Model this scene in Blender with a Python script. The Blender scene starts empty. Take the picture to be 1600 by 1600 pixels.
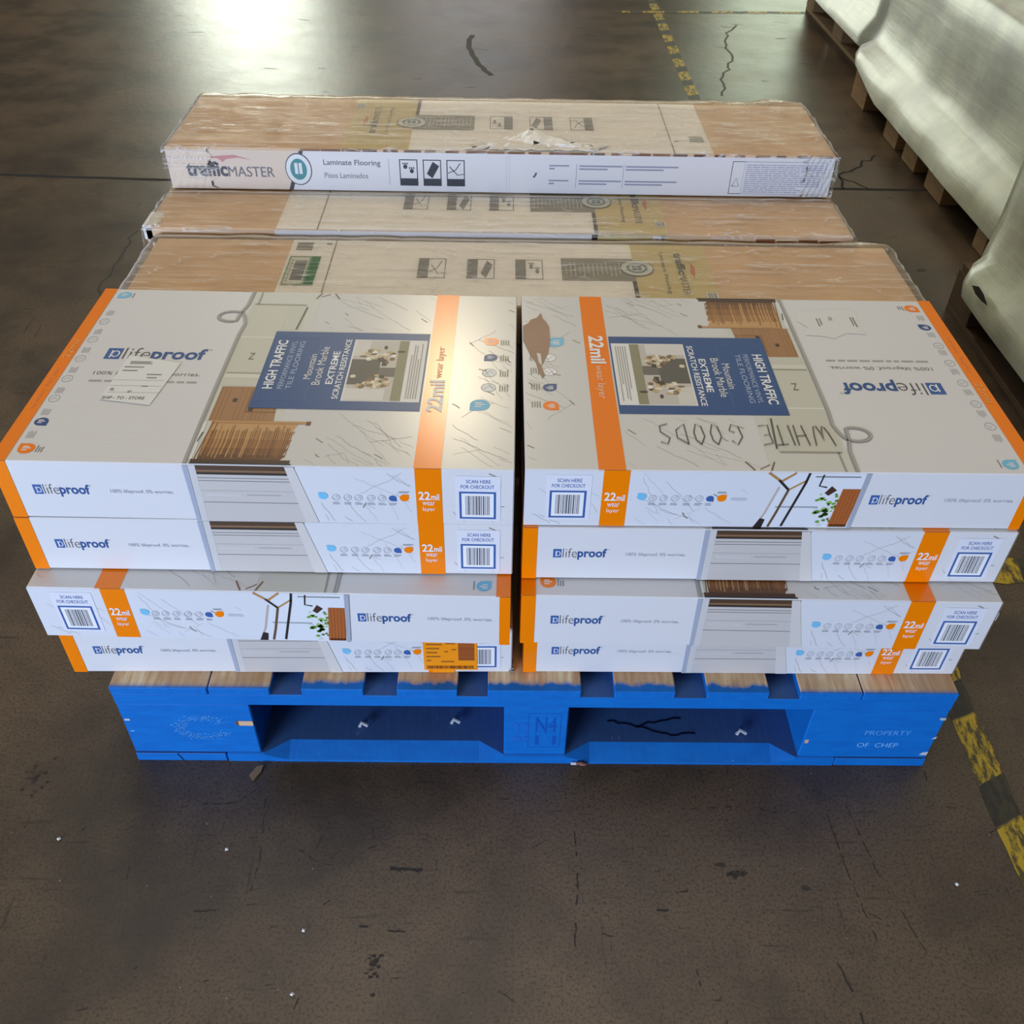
import bpy, math, random
from mathutils import Vector, Matrix

SC = bpy.context.scene
COL = SC.collection
R = random.Random(7)

# ---------------------------------------------------------------- camera
cam_data = bpy.data.cameras.new('camera')
cam = bpy.data.objects.new('camera', cam_data)
COL.objects.link(cam)
cam_data.sensor_fit = 'HORIZONTAL'
cam_data.sensor_width = 36.0
cam_data.lens = 1482.53 / 1600 * 36.0
cam_data.clip_start = 0.02
rt = Vector((0.99987029, -0.00183972, 0.01600051))
dn = Vector((0.01078349, -0.66144988, -0.74991184))
fw = Vector((0.01196316, 0.74998712, -0.66134424))
m = Matrix((rt, -dn, -fw)).transposed().to_4x4()
m.translation = Vector((-0.04826486, -0.7650458, 1.1438408))
cam.matrix_world = m
SC.camera = cam

# ---------------------------------------------------------------- world, light, exposure
SC.view_settings.view_transform = 'Standard'
SC.view_settings.look = 'None'
SC.view_settings.gamma = 1.0
SC.view_settings.exposure = 0.0
w = bpy.data.worlds.new('warehouse_air')
SC.world = w
w.use_nodes = True
w.node_tree.nodes['Background'].inputs[0].default_value = (1.0, 0.93, 0.82, 1)
w.node_tree.nodes['Background'].inputs[1].default_value = 0.42


def area(name, loc, target, sx, sy, energy, color):
    d = bpy.data.lights.new(name, 'AREA')
    d.shape = 'RECTANGLE'
    d.size, d.size_y = sx, sy
    d.energy = energy
    d.color = color
    o = bpy.data.objects.new(name, d)
    COL.objects.link(o)
    o.location = loc
    o.rotation_euler = (Vector(target) - Vector(loc)).to_track_quat('-Z', 'Y').to_euler()
    return o


area('dock_door_daylight', (-3.3, -4.9, 1.2), (0, 0, 0.4), 2.8, 2.3, 440, (0.60, 0.725, 1.0))
area('far_door_daylight', (-3.65, 14.0, 2.6), (-3.65, 0, 2.6), 1.7, 5.0, 275, (0.93, 1.0, 0.84))
area('far_grey_door_daylight', (-0.55, 14.2, 2.3), (-0.55, 0, 2.3), 2.1, 4.4, 42, (0.95, 0.97, 1.0))
area('far_side_door_daylight', (4.1, 14.0, 2.6), (4.1, 0, 2.6), 2.2, 4.6, 130, (0.86, 1.0, 0.76))
area('skylight', (-0.6, 2.5, 7.5), (0, 0.6, 0), 5.0, 5.0, 118, (1.0, 0.92, 0.80))
area('roof_lamp', (-0.62, 8.4, 6.0), (-0.1, 0.2, 0.5), 0.6, 0.6, 85, (1.0, 0.86, 0.58))


# ---------------------------------------------------------------- materials
def srgb(h):
    h = h.lstrip('#')
    c = [int(h[i:i + 2], 16) / 255 for i in (0, 2, 4)]
    return [x / 12.92 if x <= .04045 else ((x + .055) / 1.055) ** 2.4 for x in c] + [1.0]


class NT:
    def __init__(s, name):
        s.m = bpy.data.materials.new(name)
        s.m.use_nodes = True
        s.t = s.m.node_tree
        s.b = s.t.nodes['Principled BSDF']
        s.out = s.t.nodes['Material Output']

    def n(s, typ, **kw):
        nd = s.t.nodes.new(typ)
        for k, v in kw.items():
            if hasattr(nd, k):
                setattr(nd, k, v)
            else:
                nd.inputs[k.replace('_', ' ')].default_value = v
        return nd

    def l(s, a, b):
        s.t.links.new(a, b)

    def coord(s, scale=(1, 1, 1), rot=(0, 0, 0), obj=True):
        tc = s.n('ShaderNodeTexCoord')
        mp = s.n('ShaderNodeMapping')
        mp.inputs['Scale'].default_value = scale
        mp.inputs['Rotation'].default_value = rot
        s.l(tc.outputs['Object' if obj else 'Generated'], mp.inputs['Vector'])
        return mp.outputs[0]

    def noise(s, vec, scale, detail=4, rough=.55):
        nd = s.n('ShaderNodeTexNoise')
        nd.inputs['Scale'].default_value = scale
        nd.inputs['Detail'].default_value = detail
        nd.inputs['Roughness'].default_value = rough
        s.l(vec, nd.inputs['Vector'])
        return nd.outputs['Fac']

    def ramp(s, fac, stops):
        r = s.n('ShaderNodeValToRGB')
        e = r.color_ramp.elements
        while len(e) < len(stops):
            e.new(.5)
        for el, (p, c) in zip(e, stops):
            el.position = p
            el.color = c if not isinstance(c, str) else srgb(c)
        s.l(fac, r.inputs[0])
        return r.outputs[0]

    def mix(s, fac, a, b):
        x = s.n('ShaderNodeMix', data_type='RGBA')
        for sock, v in ((x.inputs[0], fac), (x.inputs[6], a), (x.inputs[7], b)):
            if hasattr(v, 'node'):
                s.l(v, sock)
            else:
                sock.default_value = v
        return x.outputs[2]

    def bump(s, h, strength, dist):
        b = s.n('ShaderNodeBump')
        b.inputs['Strength'].default_value = strength
        b.inputs['Distance'].default_value = dist
        s.l(h, b.inputs['Height'])
        s.l(b.outputs[0], s.b.inputs['Normal'])
        return b


_P = {}


def P(hexc, rough=.42):
    k = (hexc, rough)
    if k not in _P:
        t = NT('ink_' + hexc.lstrip('#'))
        t.b.inputs['Base Color'].default_value = srgb(hexc)
        t.b.inputs['Roughness'].default_value = rough
        _P[k] = t.m
    return _P[k]


def paper_mat(name, hexc, rough=.4, var=.05):
    t = NT(name)
    v = t.coord()
    n = t.noise(v, 9, 5)
    c = srgb(hexc)
    d = [x * (1 - var) for x in c[:3]] + [1]
    t.l(t.mix(n, d, c), t.b.inputs['Base Color'])
    t.b.inputs['Roughness'].default_value = rough
    n2 = t.noise(t.coord((4, 60, 60)), 3, 3)
    t.bump(n2, .12, .002)
    return t.m


def kraft_mat(name, h1, h2):
    t = NT(name)
    n = t.noise(t.coord((3, 40, 40)), 6, 6)
    n2 = t.noise(t.coord(), 14, 5)
    c = t.mix(n, srgb(h1), srgb(h2))
    t.l(t.mix(n2, c, [x * .8 for x in srgb(h1)[:3]] + [1]), t.b.inputs['Base Color'])
    t.b.inputs['Roughness'].default_value = .75
    t.bump(n, .2, .001)
    return t.m


WHITE = paper_mat('white_coated_board', '#e4e2df')
KRAFT = kraft_mat('brown_board', '#e0bd92', '#eed4ae')
KDARK = kraft_mat('brown_board_end', '#5d4636', '#7a5b45')
TORN = kraft_mat('torn_brown_board', '#b5947a', '#c5a588')


def floor_mat():
    t = NT('worn_concrete')
    v = t.coord()
    big = t.noise(v, .9, 5)
    mid = t.noise(v, 6, 8, .65)
    fine = t.noise(v, 260, 5, .7)
    c = t.mix(t.ramp(big, [(.35, (0, 0, 0, 1)), (.68, (1, 1, 1, 1))]), srgb('#5a4c3a'), srgb('#6c5b48'))
    c = t.mix(t.ramp(mid, [(.30, (.75, .75, .75, 1)), (.55, (0, 0, 0, 1))]), c, srgb('#3f372f'))
    c = t.mix(t.ramp(fine, [(.36, (.75, .75, .75, 1)), (.52, (0, 0, 0, 1))]), c, srgb('#30281f'))
    blot = t.noise(v, 2.6, 6, .6)
    c = t.mix(t.ramp(blot, [(.36, (.7, .7, .7, 1)), (.52, (0, 0, 0, 1))]), c, srgb('#38322b'))
    # thin scuffs in two directions
    for sc, rz, th in (((2.2, 30, 1), .05, .36), ((26, 2.0, 1), .12, .35), ((3, 34, 1), .7, .33)):
        nn = t.noise(t.coord(sc, (0, 0, rz)), 2.2, 5, .6)
        c = t.mix(t.ramp(nn, [(th - .05, (.6, .6, .6, 1)), (th, (0, 0, 0, 1))]), c, srgb('#2c2621'))
    # pale dust specks
    vo = t.n('ShaderNodeTexVoronoi')
    vo.inputs['Scale'].default_value = 26
    t.l(v, vo.inputs['Vector'])
    c = t.mix(t.ramp(vo.outputs['Distance'], [(.02, (.35, .35, .35, 1)), (.035, (0, 0, 0, 1))]), c, srgb('#9a948b'))
    t.l(c, t.b.inputs['Base Color'])
    rr = t.n('ShaderNodeMapRange')
    rr.inputs['To Min'].default_value = .27
    rr.inputs['To Max'].default_value = .42
    t.l(mid, rr.inputs['Value'])
    t.l(rr.outputs[0], t.b.inputs['Roughness'])
    t.b.inputs['Specular IOR Level'].default_value = .36
    t.bump(t.noise(v, 26, 9, .72), .22, .004)
    return t.m


def tape_mat(rot):
    t = NT('hazard_tape')
    v = t.coord((1, 1, 1), (0, 0, 0))
    wv = t.n('ShaderNodeTexWave', wave_type='BANDS', bands_direction='X', wave_profile='SAW')
    mp = t.n('ShaderNodeMapping')
    mp.inputs['Rotation'].default_value = (0, 0, rot)
    mp.inputs['Location'].default_value = (0.017, 0, 0)
    t.l(v, mp.inputs['Vector'])
    t.l(mp.outputs[0], wv.inputs['Vector'])
    wv.inputs['Scale'].default_value = 2.05
    wv.inputs['Distortion'].default_value = .25
    wv.inputs['Detail Scale'].default_value = 6
    st = t.ramp(wv.outputs['Fac'], [(.36, (0, 0, 0, 1)), (.39, (1, 1, 1, 1))])
    wear = t.ramp(t.noise(t.coord((3, 1, 1)), 26, 7, .7), [(.44, (1, 1, 1, 1)), (.54, (0, 0, 0, 1))])
    yel = t.mix(wear, srgb('#b89a1e'), srgb('#4a4020'))
    blk = t.mix(wear, srgb('#26241c'), srgb('#3c3624'))
    t.l(t.mix(st, blk, yel), t.b.inputs['Base Color'])
    t.b.inputs['Roughness'].default_value = .5
    return t.m


def blue_wood(worn_top, paint=.020):
    t = NT('blue_painted_timber' + ('_worn_top' if worn_top else ''))
    v = t.coord()
    n = t.noise(t.coord((30, 5, 30) if worn_top else (6, 12, 30)), 3, 6)
    blue = t.mix(n, srgb('#005cae'), srgb('#067ad0'))
    chips = t.ramp(t.noise(v, 38, 4), [(.26, (.8, .8, .8, 1)), (.29, (0, 0, 0, 1))])
    blue = t.mix(chips, blue, srgb('#5f9ddf'))
    c = blue
    if worn_top:
        grain = t.noise(t.coord((42, 3, 10)), 3, 7, .6)
        wood = t.mix(t.ramp(grain, [(.35, (0, 0, 0, 1)), (.65, (1, 1, 1, 1))]), srgb('#cfa676'), srgb('#f2dbb2'))
        blot = t.ramp(t.noise(t.coord((8, 3, 1)), 2, 4), [(.42, (0, 0, 0, 1)), (.52, (.55, .55, .55, 1))])
        wood = t.mix(blot, wood, srgb('#b07f55'))
        geo = t.n('ShaderNodeNewGeometry')
        sep = t.n('ShaderNodeSeparateXYZ')
        t.l(geo.outputs['Normal'], sep.inputs[0])
        up = t.ramp(sep.outputs['Z'], [(.5, (0, 0, 0, 1)), (.6, (1, 1, 1, 1))])
        # the paint still clings near the board end
        pos = t.n('ShaderNodeSeparateXYZ')
        t.l(t.coord(), pos.inputs[0])
        ad = t.n('ShaderNodeMath', operation='MULTIPLY_ADD')
        nn = t.noise(t.coord((40, 12, 1)), 2, 5)
        t.l(nn, ad.inputs[0])
        ad.inputs[1].default_value = -paint
        t.l(pos.outputs['Y'], ad.inputs[2])
        edge = t.ramp(ad.outputs[0], [(-.004 + .004, (0, 0, 0, 1)), (.006, (1, 1, 1, 1))])
        mu = t.n('ShaderNodeMath', operation='MULTIPLY')
        t.l(up, mu.inputs[0])
        t.l(edge, mu.inputs[1])
        c = t.mix(mu.outputs[0], blue, wood)
    else:
        # upward faces painted greyer and darker, the openings' shade put into the colour
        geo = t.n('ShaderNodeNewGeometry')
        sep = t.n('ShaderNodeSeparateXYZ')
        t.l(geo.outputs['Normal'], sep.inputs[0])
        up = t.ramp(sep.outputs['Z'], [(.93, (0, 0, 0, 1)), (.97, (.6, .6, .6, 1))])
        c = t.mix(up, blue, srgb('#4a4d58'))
    t.l(c, t.b.inputs['Base Color'])
    t.b.inputs['Roughness'].default_value = .6
    t.b.inputs['Specular IOR Level'].default_value = .3
    t.bump(t.noise(t.coord((40, 4, 40)), 3, 5), .25, .002)
    return t.m


def raw_wood(nm='raw_pallet_timber', h1='#8a6a45', h2='#c4a072'):
    t = NT(nm)
    g = t.noise(t.coord((5, 5, 40)), 3, 6)
    t.l(t.mix(g, srgb(h1), srgb(h2)), t.b.inputs['Base Color'])
    t.b.inputs['Roughness'].default_value = .8
    return t.m


def film_mat():
    t = NT('clear_stretch_film')
    tr = t.n('ShaderNodeBsdfTransparent')
    tr.inputs[0].default_value = (1.0, .995, .985, 1)
    t.b.inputs['Base Color'].default_value = (1.0, .97, .90, 1)
    t.b.inputs['Roughness'].default_value = .16
    n = t.noise(t.coord((2.2, 55, 55), (0, 0, .04)), 3.0, 6, .6)
    n2 = t.noise(t.coord((14, 22, 20), (0, 0, .6)), 2.4, 5, .6)
    ad = t.n('ShaderNodeMath', operation='ADD')
    t.l(n, ad.inputs[0])
    t.l(n2, ad.inputs[1])
    t.bump(ad.outputs[0], 1.0, .0045)
    fr = t.n('ShaderNodeFresnel')
    fr.inputs[0].default_value = 1.45
    haze = t.ramp(n2, [(.42, (.02, .02, .02, 1)), (.74, (.20, .20, .20, 1))])
    fold = t.noise(t.coord((.9, 30, 30), (0, 0, .025)), 2.0, 3, .5)
    crease = t.ramp(fold, [(.535, (0, 0, 0, 1)), (.553, (.62, .62, .62, 1)), (.572, (0, 0, 0, 1))])
    fold2 = t.noise(t.coord((3, 16, 16), (0, 0, .5)), 2.0, 3, .5)
    crease2 = t.ramp(fold2, [(.545, (0, 0, 0, 1)), (.556, (.5, .5, .5, 1)), (.57, (0, 0, 0, 1))])
    mx = t.n('ShaderNodeMath', operation='MAXIMUM')
    t.l(fr.outputs[0], mx.inputs[0])
    m2 = t.n('ShaderNodeMath', operation='MAXIMUM')
    m3 = t.n('ShaderNodeMath', operation='MAXIMUM')
    t.l(crease, m2.inputs[0])
    t.l(crease2, m2.inputs[1])
    t.l(m2.outputs[0], m3.inputs[0])
    t.l(haze, m3.inputs[1])
    t.l(m3.outputs[0], mx.inputs[1])
    ms = t.n('ShaderNodeMixShader')
    t.l(mx.outputs[0], ms.inputs[0])
    t.l(tr.outputs[0], ms.inputs[1])
    t.l(t.b.outputs[0], ms.inputs[2])
    t.l(ms.outputs[0], t.out.inputs[0])
    return t.m


def load_film_mat():
    t = NT('layered_white_stretch_film')
    s1 = t.noise(t.coord((2, 1.6, 22), (.12, 0, 0)), 2.2, 6, .6)
    s2 = t.noise(t.coord((3, 5, 5)), 1.3, 4)
    c = t.mix(s1, srgb('#b7b99b'), srgb('#dbdfc2'))
    c = t.mix(t.ramp(s2, [(.4, (0, 0, 0, 1)), (.65, (.6, .6, .6, 1))]), c, srgb('#8f9187'))
    t.l(c, t.b.inputs['Base Color'])
    t.b.inputs['Roughness'].default_value = .34
    t.b.inputs['Coat Weight'].default_value = .8
    t.b.inputs['Coat Roughness'].default_value = .30
    t.bump(s1, .22, .010)
    return t.m


FLOOR = floor_mat()
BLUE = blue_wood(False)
BLUETOP = blue_wood(True)
BARETOP = blue_wood(True, .003)
RAW = raw_wood()
RAWSHADE = raw_wood('shaded_pallet_timber', '#3c2b1b', '#6b4e30')  # pallet timber darkened to carry the shade under the load's film
FILM = film_mat()
LOADFILM = load_film_mat()


def plain(name, hexc, rough=.8):
    t = NT(name)
    n = t.noise(t.coord(), 3, 4)
    c = srgb(hexc)
    t.l(t.mix(n, c, [x * .8 for x in c[:3]] + [1]), t.b.inputs['Base Color'])
    t.b.inputs['Roughness'].default_value = rough
    return t.m


# ---------------------------------------------------------------- mesh builder
class MB:
    def __init__(s):
        s.v, s.f, s.mi, s.mats = [], [], [], []

    def mid(s, mt):
        if mt not in s.mats:
            s.mats.append(mt)
        return s.mats.index(mt)

    def poly(s, pts, mt):
        b = len(s.v)
        s.v += [tuple(p) for p in pts]
        s.f.append(list(range(b, b + len(pts))))
        s.mi.append(s.mid(mt))

    def mesh(s, verts, faces, mt):
        b = len(s.v)
        s.v += [tuple(p) for p in verts]
        k = s.mid(mt)
        for f in faces:
            s.f.append([b + i for i in f])
            s.mi.append(k)

    def box(s, x0, x1, y0, y1, z0, z1, mt, bev=0.0, ends=None, top=None):
        """box with chamfered edges; ends = material of the -x/+x faces"""
        b = bev
        sides = {'-x': ends or mt, '+x': ends or mt, '-y': mt, '+y': mt, '-z': mt, '+z': top or mt}
        X, Y, Z = (x0, x1), (y0, y1), (z0, z1)

        def corner(i, j, k, axis):
            p = [X[i], Y[j], Z[k]]
            sg = [1 if q == 0 else -1 for q in (i, j, k)]
            for a in range(3):
                if a != axis:
                    p[a] += sg[a] * b
            return tuple(p)
        quads = {'-x': [(0, 0, 0), (0, 0, 1), (0, 1, 1), (0, 1, 0)], '+x': [(1, 0, 0), (1, 1, 0), (1, 1, 1), (1, 0, 1)],
                 '-y': [(0, 0, 0), (1, 0, 0), (1, 0, 1), (0, 0, 1)], '+y': [(0, 1, 0), (0, 1, 1), (1, 1, 1), (1, 1, 0)],
                 '-z': [(0, 0, 0), (0, 1, 0), (1, 1, 0), (1, 0, 0)], '+z': [(0, 0, 1), (1, 0, 1), (1, 1, 1), (0, 1, 1)]}
        ax = {'x': 0, 'y': 1, 'z': 2}
        for k, q in quads.items():
            s.poly([corner(*c, ax[k[1]]) for c in q], sides[k])
        if b > 0:
            for a in range(3):
                o1, o2 = [q for q in range(3) if q != a]
                for i in (0, 1):
                    for j in (0, 1):
                        e = []
                        for kk in (0, 1):
                            c = [0, 0, 0]
                            c[o1], c[o2], c[a] = i, j, kk
                            e.append((corner(*c, o1), corner(*c, o2)))
                        q = [e[0][0], e[1][0], e[1][1], e[0][1]]
                        s.poly(q, sides['-y'] if a != 1 else mt)
            for i in (0, 1):
                for j in (0, 1):
                    for k in (0, 1):
                        s.poly([corner(i, j, k, 0), corner(i, j, k, 1), corner(i, j, k, 2)], mt)

    def tube(s, pts, r, mt, seg=8):
        pts = [Vector(p) for p in pts]
        rings = []
        for i, p in enumerate(pts):
            d = (pts[min(i + 1, len(pts) - 1)] - pts[max(i - 1, 0)]).normalized()
            a = d.orthogonal().normalized()
            c = d.cross(a)
            rings.append([p + a * r * math.cos(2 * math.pi * k / seg) + c * r * math.sin(2 * math.pi * k / seg) for k in range(seg)])
        vs = [v for rg in rings for v in rg]
        fs = []
        for i in range(len(rings) - 1):
            for k in range(seg):
                fs.append([i * seg + k, i * seg + (k + 1) % seg, (i + 1) * seg + (k + 1) % seg, (i + 1) * seg + k])
        fs.append(list(range(seg))[::-1])
        fs.append([(len(rings) - 1) * seg + k for k in range(seg)])
        s.mesh(vs, fs, mt)

    def build(s, name, parent=None, smooth=False):
        me = bpy.data.meshes.new(name)
        me.from_pydata(s.v, [], s.f)
        for mt in s.mats:
            me.materials.append(mt)
        me.polygons.foreach_set('material_index', s.mi)
        if smooth:
            me.polygons.foreach_set('use_smooth', [True] * len(me.polygons))
        me.update()
        o = bpy.data.objects.new(name, me)
        COL.objects.link(o)
        if parent:
            o.parent = parent
        return o


_T = {}


def text_mesh(txt, bold):
    k = (txt, bold)
    if k not in _T:
        c = bpy.data.curves.new('lettering', 'FONT')
        c.body = txt
        c.resolution_u = 3
        c.offset = bold
        o = bpy.data.objects.new('lettering', c)
        me = bpy.data.meshes.new_from_object(o)
        vs = [(v.co.x, v.co.y) for v in me.vertices]
        fs = [list(p.vertices) for p in me.polygons]
        bpy.data.objects.remove(o)
        bpy.data.meshes.remove(me)
        bpy.data.curves.remove(c)
        xs, ys = [a for a, _ in vs], [b for _, b in vs]
        x0, x1, y0, y1 = min(xs), max(xs), min(ys), max(ys)
        _T[k] = ([((a - x0) / (x1 - x0), (b - y0) / (y1 - y0)) for a, b in vs], fs)
    return _T[k]


class CV:
    """a printed face: millimetre coordinates u (right) and v (up) on a plane of a box"""

    def __init__(s, mb, o, u, v, lift=.00012):
        s.mb, s.o, s.u, s.v = mb, Vector(o), Vector(u), Vector(v)
        s.n = s.u.cross(s.v).normalized()
        s.h = lift

    def at(s, a, b, k):
        return s.o + s.u * (a * .001) + s.v * (b * .001) + s.n * (s.h * k)

    def poly(s, pts, mt, k=1):
        s.mb.poly([s.at(a, b, k) for a, b in pts], mt)

    def rect(s, a0, b0, a1, b1, mt, k=1):
        s.poly([(a0, b0), (a1, b0), (a1, b1), (a0, b1)], mt, k)

    def frame(s, a0, b0, a1, b1, t, mt, k=1):
        s.rect(a0, b0, a1, b0 + t, mt, k)
        s.rect(a0, b1 - t, a1, b1, mt, k)
        s.rect(a0, b0 + t, a0 + t, b1 - t, mt, k)
        s.rect(a1 - t, b0 + t, a1, b1 - t, mt, k)

    def disc(s, a, b, ra, rb, mt, k=1, n=20, sq=None):
        pts, cut = [], False
        for i in range(n):
            t = 2 * math.pi * (i + .5) / n
            cx, cy = math.cos(t), math.sin(t)
            if sq and cx * sq[0] > 0 and cy * sq[1] > 0:      # a drop shape: one square corner
                if not cut:
                    pts.append((a + ra * sq[0], b + rb * sq[1]))
                    cut = True
                continue
            pts.append((a + ra * cx, b + rb * cy))
        s.poly(pts, mt, k)

    def ring(s, a, b, ra, rb, t, mt, k=1, n=24):
        for i in range(n):
            t0, t1 = 2 * math.pi * i / n, 2 * math.pi * (i + 1) / n
            s.poly([(a + (ra - t) * math.cos(t0), b + (rb - t) * math.sin(t0)), (a + ra * math.cos(t0), b + rb * math.sin(t0)),
                    (a + ra * math.cos(t1), b + rb * math.sin(t1)), (a + (ra - t) * math.cos(t1), b + (rb - t) * math.sin(t1))], mt, k)

    def line(s, pts, wd, mt, k=1):
        L, Rr = [], []
        for i, (a, b) in enumerate(pts):
            p, q = pts[max(i - 1, 0)], pts[min(i + 1, len(pts) - 1)]
            dx, dy = q[0] - p[0], q[1] - p[1]
            d = math.hypot(dx, dy) or 1
            nx, ny = -dy / d * wd / 2, dx / d * wd / 2
            L.append((a + nx, b + ny))
            Rr.append((a - nx, b - ny))
        for i in range(len(pts) - 1):
            s.poly([Rr[i], Rr[i + 1], L[i + 1], L[i]], mt, k)

    def text(s, txt, a0, b0, wd, ht, mt, k=2, bold=0.0, rot=0, shear=0.0):
        """fits the lettering to the box wd x ht; rot in quarter turns (1 = reads upwards)"""
        vs, fs = text_mesh(txt, bold)
        out = []
        for x, y in vs:
            px, py = x * wd + y * ht * shear, y * ht
            if rot == 1:
                px, py = -py, px
            elif rot == 2:
                px, py = -px, -py
            elif rot == 3:
                px, py = py, -px
            out.append(s.at(a0 + px, b0 + py, k))
        s.mb.mesh(out, fs, mt)

    def greek(s, a0, b0, a1, b1, rows, mt, k=2, vert=False, rnd=None):
        """lines of print too small to read"""
        rnd = rnd or R
        n = rows
        for i in range(n):
            f0, f1 = i / n, (i + .5) / n
            e = 1 - rnd.random() * .3
            if vert:
                s.rect(a0 + (a1 - a0) * f0, b0, a0 + (a1 - a0) * f1, b0 + (b1 - b0) * e, mt, k)
            else:
                s.rect(a0, b0 + (b1 - b0) * f0, a0 + (a1 - a0) * e, b0 + (b1 - b0) * f1, mt, k)

    def bars(s, a0, b0, a1, b1, mt, k=2, vert=True, seed=3):
        rr = random.Random(seed)
        x, lo, hi = 0.0, (a0 if vert else b0), (a1 if vert else b1)
        while lo + x < hi - .5:
            wd = rr.choice([.6, .6, 1.0, 1.5])
            e = min(lo + x + wd, hi)
            if vert:
                s.rect(lo + x, b0, e, b1, mt, k)
            else:
                s.rect(a0, lo + x, a1, e, mt, k)
            x += wd + rr.choice([.5, .7, 1.1])

    def veins(s, a0, b0, a1, b1, n, seed, k=1, slope=-1.0):
        rr = random.Random(seed)
        for i in range(n):
            a, b = rr.uniform(a0, a1), rr.uniform(b0, b1)
            ang = math.atan(slope) + rr.uniform(-.35, .35) if rr.random() < .9 else rr.uniform(.2, 1.0)
            ln = rr.uniform(25, 95)
            wd = rr.choice([.3, .35, .4, .45, .6, 1.4])
            if wd > 1:
                ln = rr.uniform(10, 22)
            pts, st = [], max(3, int(ln / 5))
            for j in range(st):
                if not (a0 <= a <= a1 and b0 <= b <= b1):
                    break
                pts.append((a, b))
                an = ang + rr.uniform(-.3, .3)
                a += math.cos(an) * ln / st
                b += math.sin(an) * ln / st
            if len(pts) > 2:
                s.line(pts, wd, rr.choice([P('#b8b5ae'), P('#a8a49b'), P('#c0bdb6'), P('#aaa79e')] if wd < 1 else [P('#857f72'), P('#938e80')]), k + 1)


def thing(name, label, cat, loc=(0, 0, 0), rz=0.0, group=None):
    o = bpy.data.objects.new(name, None)
    o.empty_display_size = .1
    COL.objects.link(o)
    o.location = loc
    o.rotation_euler = (0, 0, rz)
    o['label'] = label
    o['category'] = cat
    if group:
        o['group'] = group
    return o


def tag(o, label, cat, group=None):
    o['label'] = label
    o['category'] = cat
    if group:
        o['group'] = group
    return o


def dup(root):
    def rec(o, par):
        c = o.copy()
        COL.objects.link(c)
        if par:
            c.parent = par
        for ch in list(o.children):
            rec(ch, c)
        return c
    return rec(root, None)


# ---------------------------------------------------------------- the setting
mb = MB()
nx, ny = 20, 26
mb.poly([(-8, -8, 0), (8, -8, 0), (8, 15, 0), (-8, 15, 0)], FLOOR)
fc = CV(mb, (0, 0, 0), (1, 0, 0), (0, 1, 0), .0003)
JOINT = P('#14120f', .9)
SCUFF = P('#2a2520', .7)
SCUFF2 = P('#373026', .6)
MARK = [0]


def lift():
    MARK[0] = (MARK[0] + 1) % 40
    return .6 + MARK[0] * .035



def jag(pts, amp, step, seed):
    rr = random.Random(seed)
    out = []
    for (a, b), (c, d) in zip(pts, pts[1:]):
        n = max(1, int(math.hypot(c - a, d - b) / step))
        for i in range(n):
            out.append((a + (c - a) * i / n + rr.uniform(-amp, amp), b + (d - b) * i / n + rr.uniform(-amp, amp)))
    return out + [pts[-1]]


fc.line(jag([(-8000, 2075), (-1555, 2031), (-1058, 2011), (0, 2012), (960, 2018), (8000, 2040)], 2, 60, 1), 16, JOINT)
fc.line(jag([(-1045, 1660), (-1039, 1500), (-1042, 1379), (-1014, 1284)], 8, 30, 2), 6, SCUFF)
fc.line(jag([(1154, 2291), (1068, 2200), (985, 2120), (974, 2020)], 10, 25, 3), 8, JOINT)
fc.line(jag([(985, 2110), (1025, 2060), (1050, 2025)], 5, 15, 4), 7, JOINT)
fc.line(jag([(967, 3794), (876, 3592), (872, 3409), (849, 3236), (788, 3073), (746, 2850)], 12, 40, 5), 9, SCUFF2)
fc.line(jag([(-190, 3577), (-200, 3480), (-197, 3393), (-161, 3199), (-101, 3043)], 4, 30, 6), 22, SCUFF)


def smear(pts, wd, seed, ink, keep=.6, step=7):
    """a broken rubbed mark made of short uneven strokes"""
    rr = random.Random(seed)
    p = jag(pts, .9, step, seed)
    for a, b_ in zip(p, p[1:]):
        if rr.random() < keep:
            n = math.hypot(b_[0] - a[0], b_[1] - a[1]) or 1
            nx_, ny_ = -(b_[1] - a[1]) / n, (b_[0] - a[0]) / n
            w0, w1 = wd * rr.uniform(.15, .9), wd * rr.uniform(.15, .9)
            fc.poly([(a[0] - nx_ * w0, a[1] - ny_ * w0), (b_[0] - nx_ * w1 * .4, b_[1] - ny_ * w1 * .4), (b_[0] + nx_ * w1, b_[1] + ny_ * w1), (a[0] + nx_ * w0 * .5, a[1] + ny_ * w0 * .5)], ink, lift())


for i, (pts, wd) in enumerate([([(-472, -66), (-430, -68), (-399, -65), (-377, -46)], 2.0), ([(-362, -60), (-352, -144), (-356, -212)], 1.3),
                               ([(54, -96), (54, -170), (47, -256)], 1.8), ([(395, -55), (400, -150), (415, -255)], 1.6),
                               ([(-319, -130), (-296, -136), (-283, -148), (-272, -168)], 1.6), ([(-184, -158), (-143, -160)], 4),
                               ([(-150, -240), (-195, -236), (-215, -232)], 2.2), ([(352, -252), (366, -300), (372, -345)], 2),
                               ([(425, -60), (440, -160), (470, -262)], 1.4), ([(-420, -215), (-385, -214)], 2),
                               ([(200, -70), (290, -66), (330, -75)], 1.4), ([(-215, -130), (-195, -126)], 2.4), ([(-262, -205), (-246, -198)], 2.4), ([(150, -210), (172, -212)], 2.4)]):
    smear(pts, wd, 20 + i, SCUFF)
rr = random.Random(77)
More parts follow.
